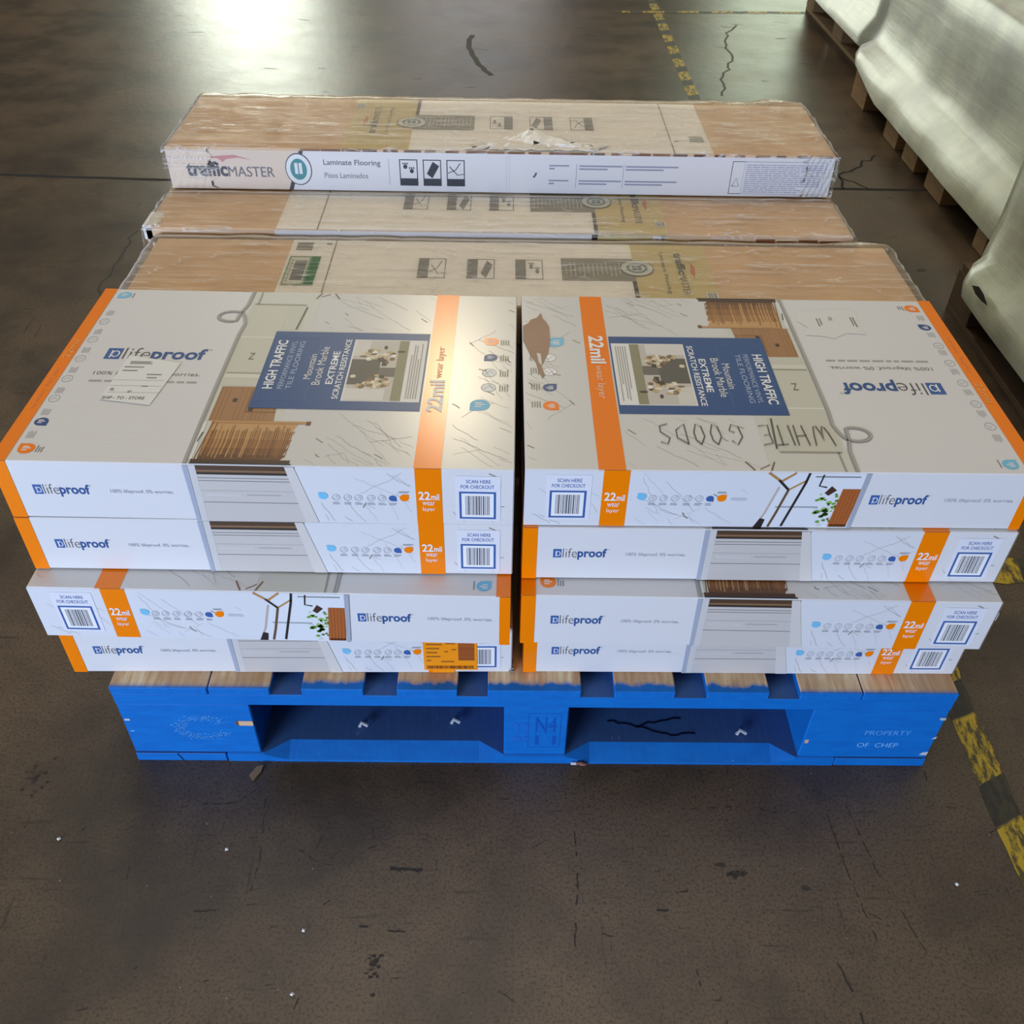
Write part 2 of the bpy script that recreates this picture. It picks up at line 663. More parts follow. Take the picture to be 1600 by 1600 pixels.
for i in range(260):
    x, y = rr.uniform(-760, 720), rr.uniform(-380, -10)
    if rr.random() < .3:
        x, y = rr.choice([rr.uniform(-1500, -640), rr.uniform(620, 1100)]), rr.uniform(0, 1900)
    if rr.random() < .55:
        an, ln = rr.choice([0, 0, 1.5, .6, -.5]) + rr.uniform(-.25, .25), rr.uniform(4, 22)
        smear([(x, y), (x + ln * math.cos(an), y + ln * math.sin(an))], rr.uniform(.5, 1.5), i, rr.choice([SCUFF, SCUFF2]), .8, 5)
    else:
        r0 = rr.uniform(.35, .9)
        fc.poly([(x + r0 * math.cos(t * 1.05) * rr.uniform(.6, 1.3), y + r0 * math.sin(t * 1.05)) for t in range(6)], rr.choice([P('#8d857a', .7), P('#6f675c', .7), P('#b5afa5', .7)]), lift())
for i, (x, y, a, b) in enumerate([(342, -181, 8, 4), (240, -150, 7, 4),
                                  (-760, 740, 40, 26), (-700, 500, 60, 14), (1040, 1500, 16, 10), (1130, 1480, 12, 8), (640, -215, 20, 6)]):
    rr = random.Random(60 + i)
    fc.poly([(x + a * rr.uniform(.6, 1.1) * math.cos(t * .524), y + b * rr.uniform(.6, 1.1) * math.sin(t * .524)) for t in range(12)], SCUFF2, lift())
for i in range(60):
    rr = random.Random(400 + i)
    x, y, sx, sy = ((-190, -282, 6, 9), (-681, -30, 10, 16), (255, -163, 6, 2))[i % 3]
    x, y = rr.gauss(x, sx), rr.gauss(y, sy)
    fc.poly([(x + rr.uniform(1, 4.5) * math.cos(t * 1.05), y + rr.uniform(.8, 3) * math.sin(t * 1.05)) for t in range(6)], rr.choice([SCUFF, SCUFF2]), lift())
rr = random.Random(5)
for i in range(70):
    x, y = rr.uniform(-2200, 2000), rr.uniform(1200, 4300)
    an, ln = rr.uniform(-.3, .3), rr.uniform(15, 60)
    fc.line(jag([(x, y), (x + ln * math.cos(an), y + ln * math.sin(an))], 4, 14, i), rr.uniform(2, 5), SCUFF2, lift())
fl = mb.build('floor')
fl['kind'] = 'structure'

WALL = plain('grey_brown_wall', '#453f38', .9)
for nm, bx in (('wall_front', (-8, 8, -8.2, -8, 0, 8)), ('wall_back', (-8, 8, 15, 15.2, 0, 8)), ('wall_left', (-8.2, -8, -8, 15, 0, 8)), ('wall_right', (8, 8.2, -8, 15, 0, 8))):  # unseen walls; the front one is added to cut ambient light
    mb = MB()
    mb.box(*bx, WALL)
    mb.build(nm)['kind'] = 'structure'

for nm, pts, rot, lb in (('floor_tape', [(622, 600), (606, -500), (650, -500), (650, 5200), (606, 5200)], 0.62, 'worn yellow-and-black striped tape line running away past the right side of the blue pallet'),):
    mb = MB()
    c = CV(mb, (0, 0, 0), (1, 0, 0), (0, 1, 0), .0005)
    T = tape_mat(math.radians(65))
    c.line(jag([(640, -700), (640, 5200)], 2.5, 25, 9), 42, T)
    tag(mb.build(nm), lb, 'floor tape')
mb = MB()
c = CV(mb, (0, 0, 0), (1, 0, 0), (0, 1, 0), .0007)
c.line(jag([(480, 3990), (1330, 4030)], 4, 30, 10), 36, tape_mat(math.radians(12)))
tag(mb.build('floor_tape'), 'faded yellow-and-black tape line crossing the floor at the far end toward the wrapped pallets', 'floor tape')
mb = MB()
c = CV(mb, (0, 0, 0), (1, 0, 0), (0, 1, 0), .0007)
c.line(jag([(665, 392), (2200, 392)], 4, 30, 11), 60, tape_mat(math.radians(12)))
tag(mb.build('floor_tape'), 'short dark worn tape line leading right from beside the white cartons', 'floor tape')

# ---------------------------------------------------------------- the blue pallet
W2, DEP = .55, 1.165
pal = thing('wooden_pallet', 'bright blue painted wooden pallet with worn bare top boards carrying the flooring cartons', 'pallet')
for x0, x1 in [(-.55, -.4245), (-.423, -.344), (-.303, -.223), (-.180, -.1015), (-.0625, .0587), (.102, .181), (.2224, .3033), (.3436, .4245), (.426, .55)]:
    b = MB()
    b.box(x0, x1, 0, DEP, .1475, .161, BARETOP if abs(x0 + x1) > .7 else BLUETOP, .0012)
    b.build('deck_board', pal)
for y0 in (0, .508, 1.015):
    b = MB()
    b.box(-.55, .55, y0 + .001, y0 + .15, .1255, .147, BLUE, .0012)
    b.build('stringer_board', pal)
blk = []
for iy, y0 in enumerate((.0, .508, 1.015)):
    for ix, (x0, x1) in enumerate(((-.55, -.376), (-.0405, .0452), (.3695, .55))):
        b = MB()
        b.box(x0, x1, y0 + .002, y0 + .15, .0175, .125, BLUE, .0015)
        if iy == 0:
            c = CV(b, (0, y0 + .002, 0), (1, 0, 0), (0, 0, 1), .0002)
            pale, pale2 = P('#8fc2f2', .7), P('#66a8ea', .7)
            if ix == 2:
                c.text('PROPERTY', 450, 70, 62, 10, pale2, bold=-.01)
                c.text('OF  CHEP', 446, 42, 56, 10, pale, bold=-.01)
                c.rect(372, 50, 377, 58, P('#c9a987', .8))
                c.poly([(543, 104), (550, 104), (550, 109), (541, 109)], P('#b3b7bd', .8))
                c.poly([(538, 24), (549, 24), (549, 32), (541, 30)], P('#c2c4c8', .8))
                c.poly([(544, 62), (550, 62), (550, 68)], P('#c2c4c8', .8))
            if ix == 0:
                rr = random.Random(4)
                for j in range(520):
                    t = rr.uniform(.45, 5.83)
                    r0 = rr.gauss(1, .16)
                    a, bb = -446 + 33 * r0 * math.cos(t), 74 + 22 * r0 * math.sin(t)
                    s_ = rr.uniform(.4, 1.5)
                    c.poly([(a, bb), (a + s_ * 1.6, bb + .4), (a + s_ * 1.3, bb + s_), (a - .3, bb + s_ * .8)], rr.choice([P('#4e9be2', .7), P('#3a8cd8', .7), P('#6db0ea', .7)]))
                c.rect(-396, 80, -377, 90, P('#d9b48c', .8), 2)
                c.rect(-400, 81, -396, 90, P('#6e4a2c', .8), 2)
                c.rect(-547, 89, -540, 93, P('#c9c6c0', .8))
                c.rect(-545, 65, -540, 67, P('#8fb4e0', .8))
            if ix == 1:
                c.frame(-8, 36, 36, 112, .8, P('#0d54b0'))
                c.text('22', -30, 52, 24, 40, P('#1b67c4'), bold=.02)
                c.text('N4', 2, 70, 28, 34, P('#0d54b0'))
                c.text('11', 2, 42, 28, 20, P('#0d54b0'))
        blk.append(b.build('block', pal))


def lead_board(x0, x1, y0, y1, zt, cham):
    """bottom board with a long chamfer on the front edge inside each opening"""
    b = MB()
    xs = [x0, -.372, -.340, -.075, -.0405, .0452, .08, .335, .366, x1]
    prof = [0, 0, 1, 1, 0, 0, 1, 1, 0, 0]
    vs, fs = [], []
    for x, p in zip(xs, prof):
        c = .003 + p * cham
        vs += [(x, y0, 0), (x, y0, zt - .0015 - p * .0105), (x, y0 + c, zt), (x, y1, zt), (x, y1, 0)]
    for i in range(len(xs) - 1):
        for k in range(5):
            a, c2 = i * 5 + k, i * 5 + (k + 1) % 5
            fs.append([a, a + 5, c2 + 5, c2])
    fs.append([0, 1, 2, 3, 4])
    n = (len(xs) - 1) * 5
    fs.append([n + 4, n + 3, n + 2, n + 1, n])
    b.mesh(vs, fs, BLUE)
    return b


lead_board(-.4235, .4215, .0, .16, .0165, .022).build('bottom_board', pal)
for x0, x1 in ((-.55, -.4255), (.4235, .55)):
    b = MB()
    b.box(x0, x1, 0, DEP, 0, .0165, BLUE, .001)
    if x0 < 0:
        c = CV(b, (0, 0, 0), (1, 0, 0), (0, 0, 1), .0002)
        c.line([(-492, 16.5), (-489, 9), (-486, 0)], 2.2, P('#08264f'))
    b.build('bottom_board', pal)
for x0, x1, y0, y1 in ((-.4235, .4215, .5, .66), (-.4235, .4215, 1.005, DEP)):
    b = MB()
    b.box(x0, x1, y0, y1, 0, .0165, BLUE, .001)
    b.build('bottom_board', pal)
NAIL = P('#a9adb4', .35)
for x, y in ((-.2455, .048), (-.115, .055), (.292, .04)):
    b = MB()
    b.tube([(x, y, .0166), (x + .003, y, .026), (x + .012, y - .003, .022)], .0028, NAIL)
    b.build('bent_nail', pal)
b = MB()
c = CV(b, (0, 0, .0167), (1, 0, 0), (0, 1, 0), .0003)
c.line(jag([(110, 62), (150, 52), (185, 62), (215, 66)], 2, 8, 31), 3, P('#05152e'))
c.line(jag([(150, 52), (190, 38), (232, 40)], 2, 8, 32), 3, P('#05152e'))
b.build('split', pal)

# ---------------------------------------------------------------- the white tile cartons
L, D_, H = .569, .383, .081
ORANGE, OR2 = P('#ff8600', .22), P('#f9ad60', .3)
NAVY, BLUEINK, GREYINK = P('#2b4f86', .35), P('#3d63a2'), P('#8f8f92')
DARKINK, LBLUE, WH = P('#4d4a48'), P('#7cc3e4'), P('#f4f3f0')
MARB = P('#dedcd6', .24)
PIPE, PIPE2 = P('#9c9a94'), P('#b9b7b0')
CAB, CAB2, CABL = P('#cfccba'), P('#bdbaa6'), P('#a19d8c')


def drop(c, a, b, r, ink, k=2, sq=(-1, 1), mark=None):
    c.disc(a, b, r, r * .95, ink, k, sq=sq)
    if mark:
        for q in (-.35, 0, .3):
            c.rect(a - r * .5, b + r * q, a + r * (.5 - abs(q)), b + r * (q + .16), WH, k + 1)


def logo(c, a0, b0, wd, ht, k=2):
    """blue tile mark, thin grey 'life', heavy blue 'proof'"""
    iw = wd * .15
    c.rect(a0, b0 - ht * .02, a0 + iw, b0 + ht * .78, BLUEINK, k)
    c.ring(a0 + iw * .62, b0 + ht * .36, iw * .28, ht * .24, iw * .09, WH, k + 1, 14)
    c.rect(a0 + iw * .3, b0 + ht * .08, a0 + iw * .4, b0 + ht * .62, WH, k + 1)
    c.text('life', a0 + wd * .175, b0, wd * .26, ht * .84, P('#5b5a5a'), k, -.012)
    c.text('proof', a0 + wd * .445, b0 - ht * .22, wd * .53, ht * 1.06, P('#2f568f'), k, .028)
    c.text('TM', a0 + wd * .985, b0 + ht * .7, wd * .03, ht * .12, GREYINK, k)


def barcode(c, a0, b0, k=1):
    k += 3
    c.rect(a0 - 4, b0 - 3, a0 + 46, b0 + 62, P('#e6e6ea'), k)
    c.text('SCAN HERE', a0 + 8, b0 + 52, 27, 5, BLUEINK, k + 1, .01)
    c.text('FOR CHECKOUT', a0 + 2, b0 + 44.5, 37, 5, BLUEINK, k + 1, .01)
    c.frame(a0, b0, a0 + 41, b0 + 40, 2.6, BLUEINK, k + 1)
    c.rect(a0 + 2.6, b0 + 2.6, a0 + 38.4, b0 + 37.4, WH, k + 1)
    c.bars(a0 + 7, b0 + 6, a0 + 34, b0 + 34, P('#55545c'), k + 2)


def icons_row(c, us, v, k=4, flip=False):
    for i, u in enumerate(us):
        if i == 0:
            drop(c, u, v + 3, 5.4, LBLUE, k, (-1, 1))
        elif i < 6:
            c.ring(u, v + 1, 4.6, 4.6, .8, P('#b4b4ba'), k, 16)
            c.line([(u - 2, v), (u + 1, v + 3), (u + 2, v - 1)], .8, P('#b4b4ba'), k)
        elif i == 6:
            drop(c, u, v + 1, 4.4, BLUEINK, k, (1, -1))
        else:
            drop(c, u, v + 2, 5.2, ORANGE, k, (1, 1))
            c.greek(u - 6, v + 9, u + 7, v + 12, 2, GREYINK, k)
        if 0 < i < 7:
            c.greek(u - 4.5, v - 9, u + 4.5, v - 5, 2, P('#a3a3aa'), k)


def side_a(mb, parts, lo):
    c = CV(mb, lo, (1, 0, 0), (0, 0, 1))
    # drawer fronts of the printed kitchen
    c.poly([(213, 0), (348, 0), (329, 80), (213, 80)], P('#cdc6bd'))
    c.poly([(333, 0), (348, 0), (329, 80), (319, 80)], P('#d8d2c9'), 6)
    c.rect(213, 0, 222, 80, P('#d2cfc9'), 2)
    for v in (62, 27, 58):
        c.rect(222, v, 326 + (62 - v) * .25, v + 1.1, P('#8d8983'), 2)
    c.rect(222, 44, 328, 44.8, P('#b3afa9'), 2)
    c.greek(226, 37, 268, 41.5, 2, P('#dfdad4'), 3, rnd=random.Random(4))
    c.greek(272, 38, 318, 41, 1, P('#b3afa9'), 3)
    c.rect(222, 70, 330, 80, P('#55402e'), 3)
    c.rect(222, 71.2, 328, 74, P('#8a6a4c'), 4)
    c.rect(222, 67.5, 330, 69.9, P('#37322d'), 3)
    c.poly([(209, 0), (214, 0), (214, 80), (208, 80)], P('#aab0bd'), 5)
    c.poly([(348, 0), (460, 0), (460, 80), (329, 80)], P('#dfdfdf'))
    c.veins(352, 2, 457, 78, 13, 11)
    c.veins(492, 2, 566, 78, 6, 12)
    icons_row(c, (357, 371, 384, 396, 410, 422, 434, 447), 37)
    c.text('100% lifeproof. 0% worries.', 121, 37, 70, 6.5, P('#8c8f9a'), 2)
    c.greek(552, 28, 561, 30, 1, GREYINK, 2)
    lc = CV(parts['logo'], lo, (1, 0, 0), (0, 0, 1))
    logo(lc, 36, 35, 64, 17)
    bc = CV(parts['barcode_panel'], lo, (1, 0, 0), (0, 0, 1))
    barcode(bc, 508, 10)
    oc = CV(parts['accent_band'], lo, (1, 0, 0), (0, 0, 1), .0002)
    oc.rect(460, 0, 489, 81, ORANGE, 2)
    oc.text('22', 463, 37, 13, 12, WH, 4, .02)
    oc.text('mil', 477, 37, 9, 9, WH, 4, .02)
    oc.text('wear', 467, 29, 14, 5.5, WH, 4)
    oc.text('layer', 467, 19, 14, 7.5, WH, 4)
    ec = CV(parts['end_panel'], lo, (1, 0, 0), (0, 0, 1), .0002)
    ec.rect(0, 0, 17, 81, ORANGE, 2)


def side_b(mb, parts, lo):
    """the opposite long face, seen after a half turn"""
    U, V = (-1, 0, 0), (0, 0, 1)
    c = CV(mb, lo, U, V)
    c.rect(0, 0, 373, 80, P('#dfe0e1'))
    c.veins(3, 2, 84, 78, 8, 21)
    c.veins(118, 2, 250, 78, 20, 22)
    icons_row(c, (131, 143, 155, 168, 182, 195, 207, 220), 41)
    c.greek(230, 40, 254, 45, 2, P('#bfc2ca'), 4, rnd=random.Random(6))
    # kitchen print: counter, towel rack, plant, chopping board
    c.poly([(262, 0), (373, 0), (373, 80), (290, 80)], P('#e3e6e8'), 2)
    c.rect(318, 74, 368, 76, P('#8d8f90'), 3)
    c.rect(282, 30, 330, 32, P('#9aa2a2'), 3)
    rack, wood = P('#2e2a28'), P('#b98a4e')
    c.line([(266, 80), (279, 70)], 3, wood, 4)
    c.line([(279, 70), (292, 56)], 3, rack, 4)
    c.line([(282, 68), (296, 80)], 3, wood, 4)
    c.line([(292, 56), (310, 70)], 2.4, wood, 4)
    c.line([(311, 80), (309, 66), (294, 2)], 3, rack, 4)
    c.line([(292, 56), (284, 20), (279, 1)], 3, P('#6b5238'), 4)
    c.line([(281, 60), (272, 22), (266, 6)], 2.6, P('#c2b1a5'), 4)
    c.poly([(262, 0), (272, 0), (274, 12), (268, 14)], rack, 5)
    c.line([(327, 78), (325, 62), (334, 60)], 2, rack, 4)
    c.poly([(333, 52), (339, 62), (346, 56), (338, 48)], P('#4b3024'), 4)
    rr = random.Random(8)
    for i in range(46):
        a, b = rr.gauss(343, 9), rr.gauss(26, 13)
        b = min(max(b, 4), 50)
        a = min(max(a, 318), 356)
        r0 = rr.uniform(1.5, 4)
        c.disc(a, b, r0, r0 * .7, P(rr.choice(['#6da238', '#8cc152', '#557f30', '#a9cf7c', '#d9dcd4'])), 5, 7)
    c.poly([(352, 58), (373, 58), (368, 2), (347, 2)], P('#b0622e'), 6)
    for i in range(5):
        c.line([(355 + i * 4, 57), (351 + i * 4, 3)], .8, P('#9a5224'), 7)
    c.poly([(349, 2), (368, 2), (368, 6), (349, 6)], P('#6e3a1b'), 7)
    c.poly([(373, 80), (379, 80), (374, 0), (369, 0)], P('#a9aeb8'), 8)
    c.text('100% lifeproof. 0% worries.', 470, 39, 78, 6.5, P('#8c8f9a'), 2)
    lc = CV(parts['logo#2'], lo, U, V)
    logo(lc, 386, 36, 66, 17)
    bc = CV(parts['barcode_panel#2'], lo, U, V)
    barcode(bc, 28, 12)
    oc = CV(parts['accent_band'], lo, U, V, .0002)
    oc.rect(86, 0, 115, 81, ORANGE, 2)
    oc.text('22', 89, 38, 13, 12, WH, 4, .02)
    oc.text('mil', 103, 38, 9, 9, WH, 4, .02)
    oc.text('wear', 93, 29, 14, 5.5, WH, 4)
    oc.text('layer', 93, 19, 14, 7.5, WH, 4)
    ec = CV(parts['end_panel'], lo, U, V, .0002)
    ec.rect(L * 1000 - 13, 0, L * 1000, 81, ORANGE, 2)


def arc(cx, cy, rx, ry, a0, a1, n=18):
    return [(cx + rx * math.cos(math.radians(a0 + (a1 - a0) * i / n)), cy + ry * math.sin(math.radians(a0 + (a1 - a0) * i / n))) for i in range(n + 1)]


def top_print(mb, parts):
    lo, U, V = (-L / 2, 0, H), (1, 0, 0), (0, 1, 0)
    c = CV(mb, lo, U, V)
    Dm = D_ * 1000
    # printed kitchen: marble wall, cabinet, wooden drawer and basket
    c.rect(300.2, 1, 568, Dm - 1, MARB)
    c.veins(336, 2, 456, 100, 24, 31)
    c.veins(304, 284, 456, Dm - 3, 20, 32)
    c.veins(492, 4, 566, Dm - 4, 36, 33)
    c.poly([(212, 1), (300, 1), (300, Dm - 1), (208, Dm - 1)], P('#d4d2c6'))
    c.rect(212, 152, 262, 346, CAB, 2)
    c.rect(262.3, 282, 286, 346, P('#cbcab9'), 2)
    c.rect(214, 346, 284, 349.5, CABL, 3)
    c.rect(217, 348, 219.5, Dm - 1, CABL, 3)
    c.rect(214, 262, 256, 264, P('#efeee6'), 3)
    c.rect(214, 178, 257, 180.5, CABL, 4)
    c.rect(214, 168, 257, 178, P('#dcd9c8'), 3)
    c.line([(286, 342), (284, 318), (281, 284)], 2.4, P('#5c574c'), 4)
    c.text('Z', 234, 210, 7, 15, P('#6d6a5e'), 4)
    wood1, wood2 = P('#a8794c'), P('#8f6239')
    c.poly([(217, 80), (292, 80), (286, 150), (217, 150)], wood1, 2)
    for i in range(14):
        a = 219 + i * 5
        c.line([(a, 82), (a + R.uniform(-.6, .6), 148)], R.uniform(.5, 1.1), P(R.choice(['#9c6f44', '#b3865a', '#94673e'])), 3)
    c.frame(255, 98, 290, 140, 1, wood2, 4)
    c.rect(236, 118, 241, 125, P('#3e2f22'), 4)
    c.rect(258, 100, 263, 107, P('#2c2620'), 5)
    # woven basket drawer, dark under the rim as the print shows
    for v0, v1, hx in ((62, 78, '#c99a62'), (46, 62, '#bd8a50'), (30, 46, '#a8733c'), (18, 30, '#8a5a2c'), (9, 18, '#6b431f')):
        e0, e1 = 318 - (78 - v0) * .08, 322 - (78 - v1) * .08
        c.poly([(222, v0), (e0, v0), (e1, v1), (222, v1)], P(hx), 2)
    for i in range(44):
        a = 224 + i * 2.15
        c.line([(a, 10 + R.uniform(0, 8)), (a + 1.2, 40), (a + .6, 58 + R.uniform(0, 16))], R.uniform(.5, 1.2), P(R.choice(['#7d5226', '#5d3a1a', '#96652f', '#d0a266'])), 3)
    c.rect(222, 76, 334, 80.5, P('#bf8f57'), 4)
    c.rect(330, 74, 335, 81, P('#6d4526'), 5)
    c.poly([(216, 2), (324, 2), (324, 9), (216, 9)], P('#4b2e16'), 4)
    c.rect(216, 0.5, 326, 3, P('#2b2520'), 5)
    c.line([(219, 6), (224, 78)], 1.2, P('#7a4f28'), 5)
    c.line([(226, 12), (229, 76)], 1.0, P('#8a5c30'), 5)
    c.rect(213, 8, 217, 78, P('#e8e6e0'), 4)
    c.line([(215, 40), (217, 58)], 1.6, P('#55504a'), 5)
    for a in (300, 318):
        c.line([(a, Dm - 2), (a + (8 if a > 310 else -6), Dm - 17)], 1.8, P('#7d5b3a'), 4)
    c.line([(300, Dm - 12), (312, Dm - 4)], 1.2, P('#7d5b3a'), 4)
    # looping grey cord that edges the white field
    cord = [(211, 1), (210, 80), (209.5, 170), (210, 270), (212, 296), (208, 312)] + arc(190, 314, 17, 13, 0, 300)[2:] + [(200, 322), (205, 345), (206, Dm - 1)]
    c.line(cord, 5, PIPE, 6)
    c.line([(p[0] - .8, p[1]) for p in cord], 1.3, PIPE2, 7)
    c.text('100% lifeproof. 0% worries.', 54, 168, 130, 9.5, P('#77736d'), 2)
    rr, a = random.Random(2), 54
    while a < 180:
        w_ = rr.uniform(6, 16)
        c.rect(a, 155, a + w_, 158.5, P('#aaa69f'), 2)
        a += w_ + 3
    # icons up the orange end
    drop(c, 32, 22, 9.5, ORANGE, 2, (-1, 1), 'mil')
    c.greek(43, 16, 52, 28, 3, GREYINK, 2, vert=True)
    drop(c, 29.5, 72, 8, P('#3b5288'), 2, (1, -1), '50')
    for v in (118, 160, 205, 250, 295):
        c.ring(27, v, 6.5, 7.5, .8, P('#a9a8a8'), 2, 16)
        c.line([(24, v - 2), (28, v + 3), (30, v - 2)], .7, P('#a9a8a8'), 2)
    for v in (48, 92, 136, 180, 226, 270, 318):
        c.greek(23, v - 7, 33, v + 7, 4, P('#b3b2b2'), 2, vert=True, rnd=random.Random(int(v)))
    drop(c, 32, 366, 9, LBLUE, 2, (-1, -1), 'H2O')
    c.greek(43, 358, 46, 374, 1, GREYINK, 2, vert=True)
    # icons at the marble end
    drop(c, 537, 263, 9.5, ORANGE, 3, (-1, 1), '22')
    drop(c, 537, 225, 8.5, NAVY, 3, (-1, -1), '50')
    for v in (190, 158):
        c.disc(536, v, 9, 9, WH, 2)
        c.ring(536, v, 9.2, 9.2, .9, P('#bdbbb6'), 3, 18)
        c.line([(531, v - 3), (537, v + 4), (541, v - 2)], 1, P('#bdbbb6'), 3)
    drop(c, 527, 121, 12, LBLUE, 3, (-1, -1), 'H2O')
    for v in (225, 190, 158, 263):
        c.greek(549, v - 8, 561, v + 8, 4, P('#8b8880'), 3, vert=True, rnd=random.Random(int(v)))
    lc = CV(parts['logo#3'], lo, U, V)
    logo(lc, 55, 206, 128, 31)
    oc = CV(parts['accent_band'], lo, U, V, .0002)
    oc.rect(459, 0, 489, Dm, ORANGE, 2)
    oc.text('22mil', 483, 105, 66, 19, WH, 4, .03, rot=1)
    oc.text('wear layer', 481, 176, 72, 12, P('#f7d3b4'), 4, rot=1)
    ec = CV(parts['end_panel'], lo, U, V, .0002)
    ec.rect(0, 0, 17, Dm, ORANGE, 2)
    ec.text('22mil', 13.5, 205, 42, 9, OR2, 4, .01, rot=1)
    ec.text('wear layer', 12, 96, 88, 7, P('#ec9350'), 4, rot=1)
    hi = (lo[0], lo[1], lo[2] + .0005)
    fcv = CV(parts['feature_panel'], hi, U, V, .00012)
    fcv.rect(257, 106, 457, 278, NAVY, 2)
    fcv.frame(262, 122, 320, 262, .7, P('#4a6a9c'), 3)
    fcv.text('HIGH TRAFFIC', 277, 146, 110, 12.5, WH, 3, .02, rot=1)
    fcv.text('PERFORMANCE VINYL', 289, 146, 108, 6.5, P('#aebdd3'), 3, rot=1)
    fcv.text('TILE FLOORING', 299, 146, 108, 6.5, P('#aebdd3'), 3, rot=1)
    fcv.text('Mountain', 319, 168, 56, 9, P('#e6e2d8'), 3, rot=1)
    fcv.text('Brook Marble', 332, 156, 86, 10, P('#e6e2d8'), 3, rot=1)
    fcv.text('EXTREME', 347, 158, 74, 8.5, WH, 3, .015, rot=1)
    fcv.text('SCRATCH RESISTANCE', 358, 127, 134, 7.5, WH, 3, .012, rot=1)
    ic = CV(parts['inset_picture'], hi, U, V, .00012)
    ic.rect(362, 123, 455, 261, P('#e9e7e2'), 3)
    ic.rect(364, 125, 432, 259, P('#c8c2b6'), 4)
    ic.rect(420, 125, 432, 259, P('#8f8b6c'), 5)
    ic.rect(364, 158, 400, 214, P('#5d574e'), 5)
    ic.rect(400, 176, 420, 196, P('#6c665c'), 5)
    ic.rect(364, 125, 412, 150, P('#dcd8d0'), 5)
    ic.rect(364, 222, 384, 259, P('#d9d4cb'), 5)
    rr = random.Random(14)
    for cy in (160, 226):
        for i in range(34):
            a, b = rr.gauss(396, 11), rr.gauss(cy, 9)
            a, b = min(max(a, 370), 424), min(max(b, 129), 255)
            ic.disc(a, b, rr.uniform(2, 6), rr.uniform(2, 5), P(rr.choice(['#e0d3b8', '#f0eadb', '#8a6236', '#4a3524', '#c9ad7c'])), 6, 8)
    for v in (170, 200):
        ic.rect(402, v, 408, v + 9, P('#3a342d'), 6)
    ic.greek(437, 130, 452, 254, 5, P('#a9a6a0'), 4, vert=True)


def make_carton():
    root = thing('flooring_carton', 'carton', 'carton')
    body = MB()
    body.box(-L / 2, L / 2, 0, D_, 0, H, WHITE, .0012, ends=KDARK)
    names = ('accent_band', 'end_panel', 'logo', 'logo#2', 'logo#3', 'barcode_panel', 'barcode_panel#2', 'feature_panel', 'inset_picture')
    parts = {k: MB() for k in names}
    # orange end wraps round the corner
    parts['end_panel'].poly([(-L / 2 - .0004, D_, 0), (-L / 2 - .0004, 0, 0), (-L / 2 - .0004, 0, H), (-L / 2 - .0004, D_, H)], ORANGE)
    e = CV(parts['end_panel'], (-L / 2 - .0004, D_, 0), (0, -1, 0), (0, 0, 1), .0002)
    e.text('lifeproof', 60, 25, 150, 26, WH, 1, .02)
    # brown flap seam on the plain end
    s_ = CV(body, (L / 2, 0, 0), (0, 1, 0), (0, 0, 1), .0003)
    s_.rect(0, 39, D_ * 1000, 41, P('#3c2c22'))
    s_.rect(0, 0, 4, 81, P('#8d7a6a'))
    top_print(body, parts)
    side_a(body, parts, (-L / 2, 0, 0))
    side_b(body, parts, (L / 2, D_, 0))
    body.build('carton_body', root)
    fp = None
    for k in names:
        o = parts[k].build(k.split('#')[0], root)
        if k == 'feature_panel':
            fp = o
        if k == 'inset_picture':
            o.parent = fp
        lb = {'accent_band': 'orange 22mil wear layer stripe', 'end_panel': 'orange carton end', 'logo': 'blue and grey printed logo',
              'barcode_panel': 'blue framed barcode', 'feature_panel': 'dark blue printed panel with white lettering', 'inset_picture': 'small printed picture of dogs in a kitchen'}[k.split('#')[0]]
        o['label'] = lb
    return root


proto = make_carton()
GAP = .001
SL, SR = 'left stack of white cartons', 'right stack of white cartons'
# xl, front y left, front y right, bottom z, scale z, turned, label, group
spec = {
    'L1': (-.6025, .0425, .0355, .4170, 1.0, 0, 'white tile carton topping the left stack, a paper shipping label below its logo'),
    'L2': (-.6025, .0415, .0385, .3350, 1.0, 0, 'white tile carton second from top of the left stack, logo at left'),
    'L3': (-.6045, .0125, .0035, .2480, 1.045, 1, 'white tile carton third down the left stack, turned round and jutting forward'),
    'L4': (-.6005, .0255, .0310, .1614, 1.045, 0, 'white tile carton at the bottom of the left stack, bearing an orange pallet sticker'),
    'R1': (-.0222, .0375, .0385, .4170, 1.0, 1, 'white tile carton on top of the right stack, upside-down print and WHITE GOODS handwriting'),
    'R2': (-.0225, .0335, .0335, .3350, 1.0, 0, 'white tile carton second from top of the right stack, directly under the turned carton'),
    'R3': (-.0228, .0070, .0022, .2480, 1.045, 0, 'white tile carton third down the right stack, white tape tab at its right end'),
    'R4': (-.0170, .0317, .0337, .1614, 1.045, 0, 'white tile carton at the bottom of the right stack, resting on the blue pallet'),
}
CART = {}
for i, (k, (xl, ya, yb, z, sz, turn, lb)) in enumerate(spec.items()):
    o = proto if i == 0 else dup(proto)
    an = math.atan2(yb - ya, L)
    cx, cy = xl + L / 2, (ya + yb) / 2
    if turn:
        cx, cy = cx - math.sin(an) * D_, cy + math.cos(an) * D_
        an += math.pi
    o.location = (cx, cy, z)
    o.rotation_euler = (0, 0, an)
    o.scale = (1, 1, sz)
    o['label'], o['group'] = lb, (SL if k[0] == 'L' else SR)
    CART[k] = o


def on_top(k):
    b = MB()
    return b, CV(b, (-L / 2, 0, H + .0002), (1, 0, 0), (0, 1, 0), .00013)


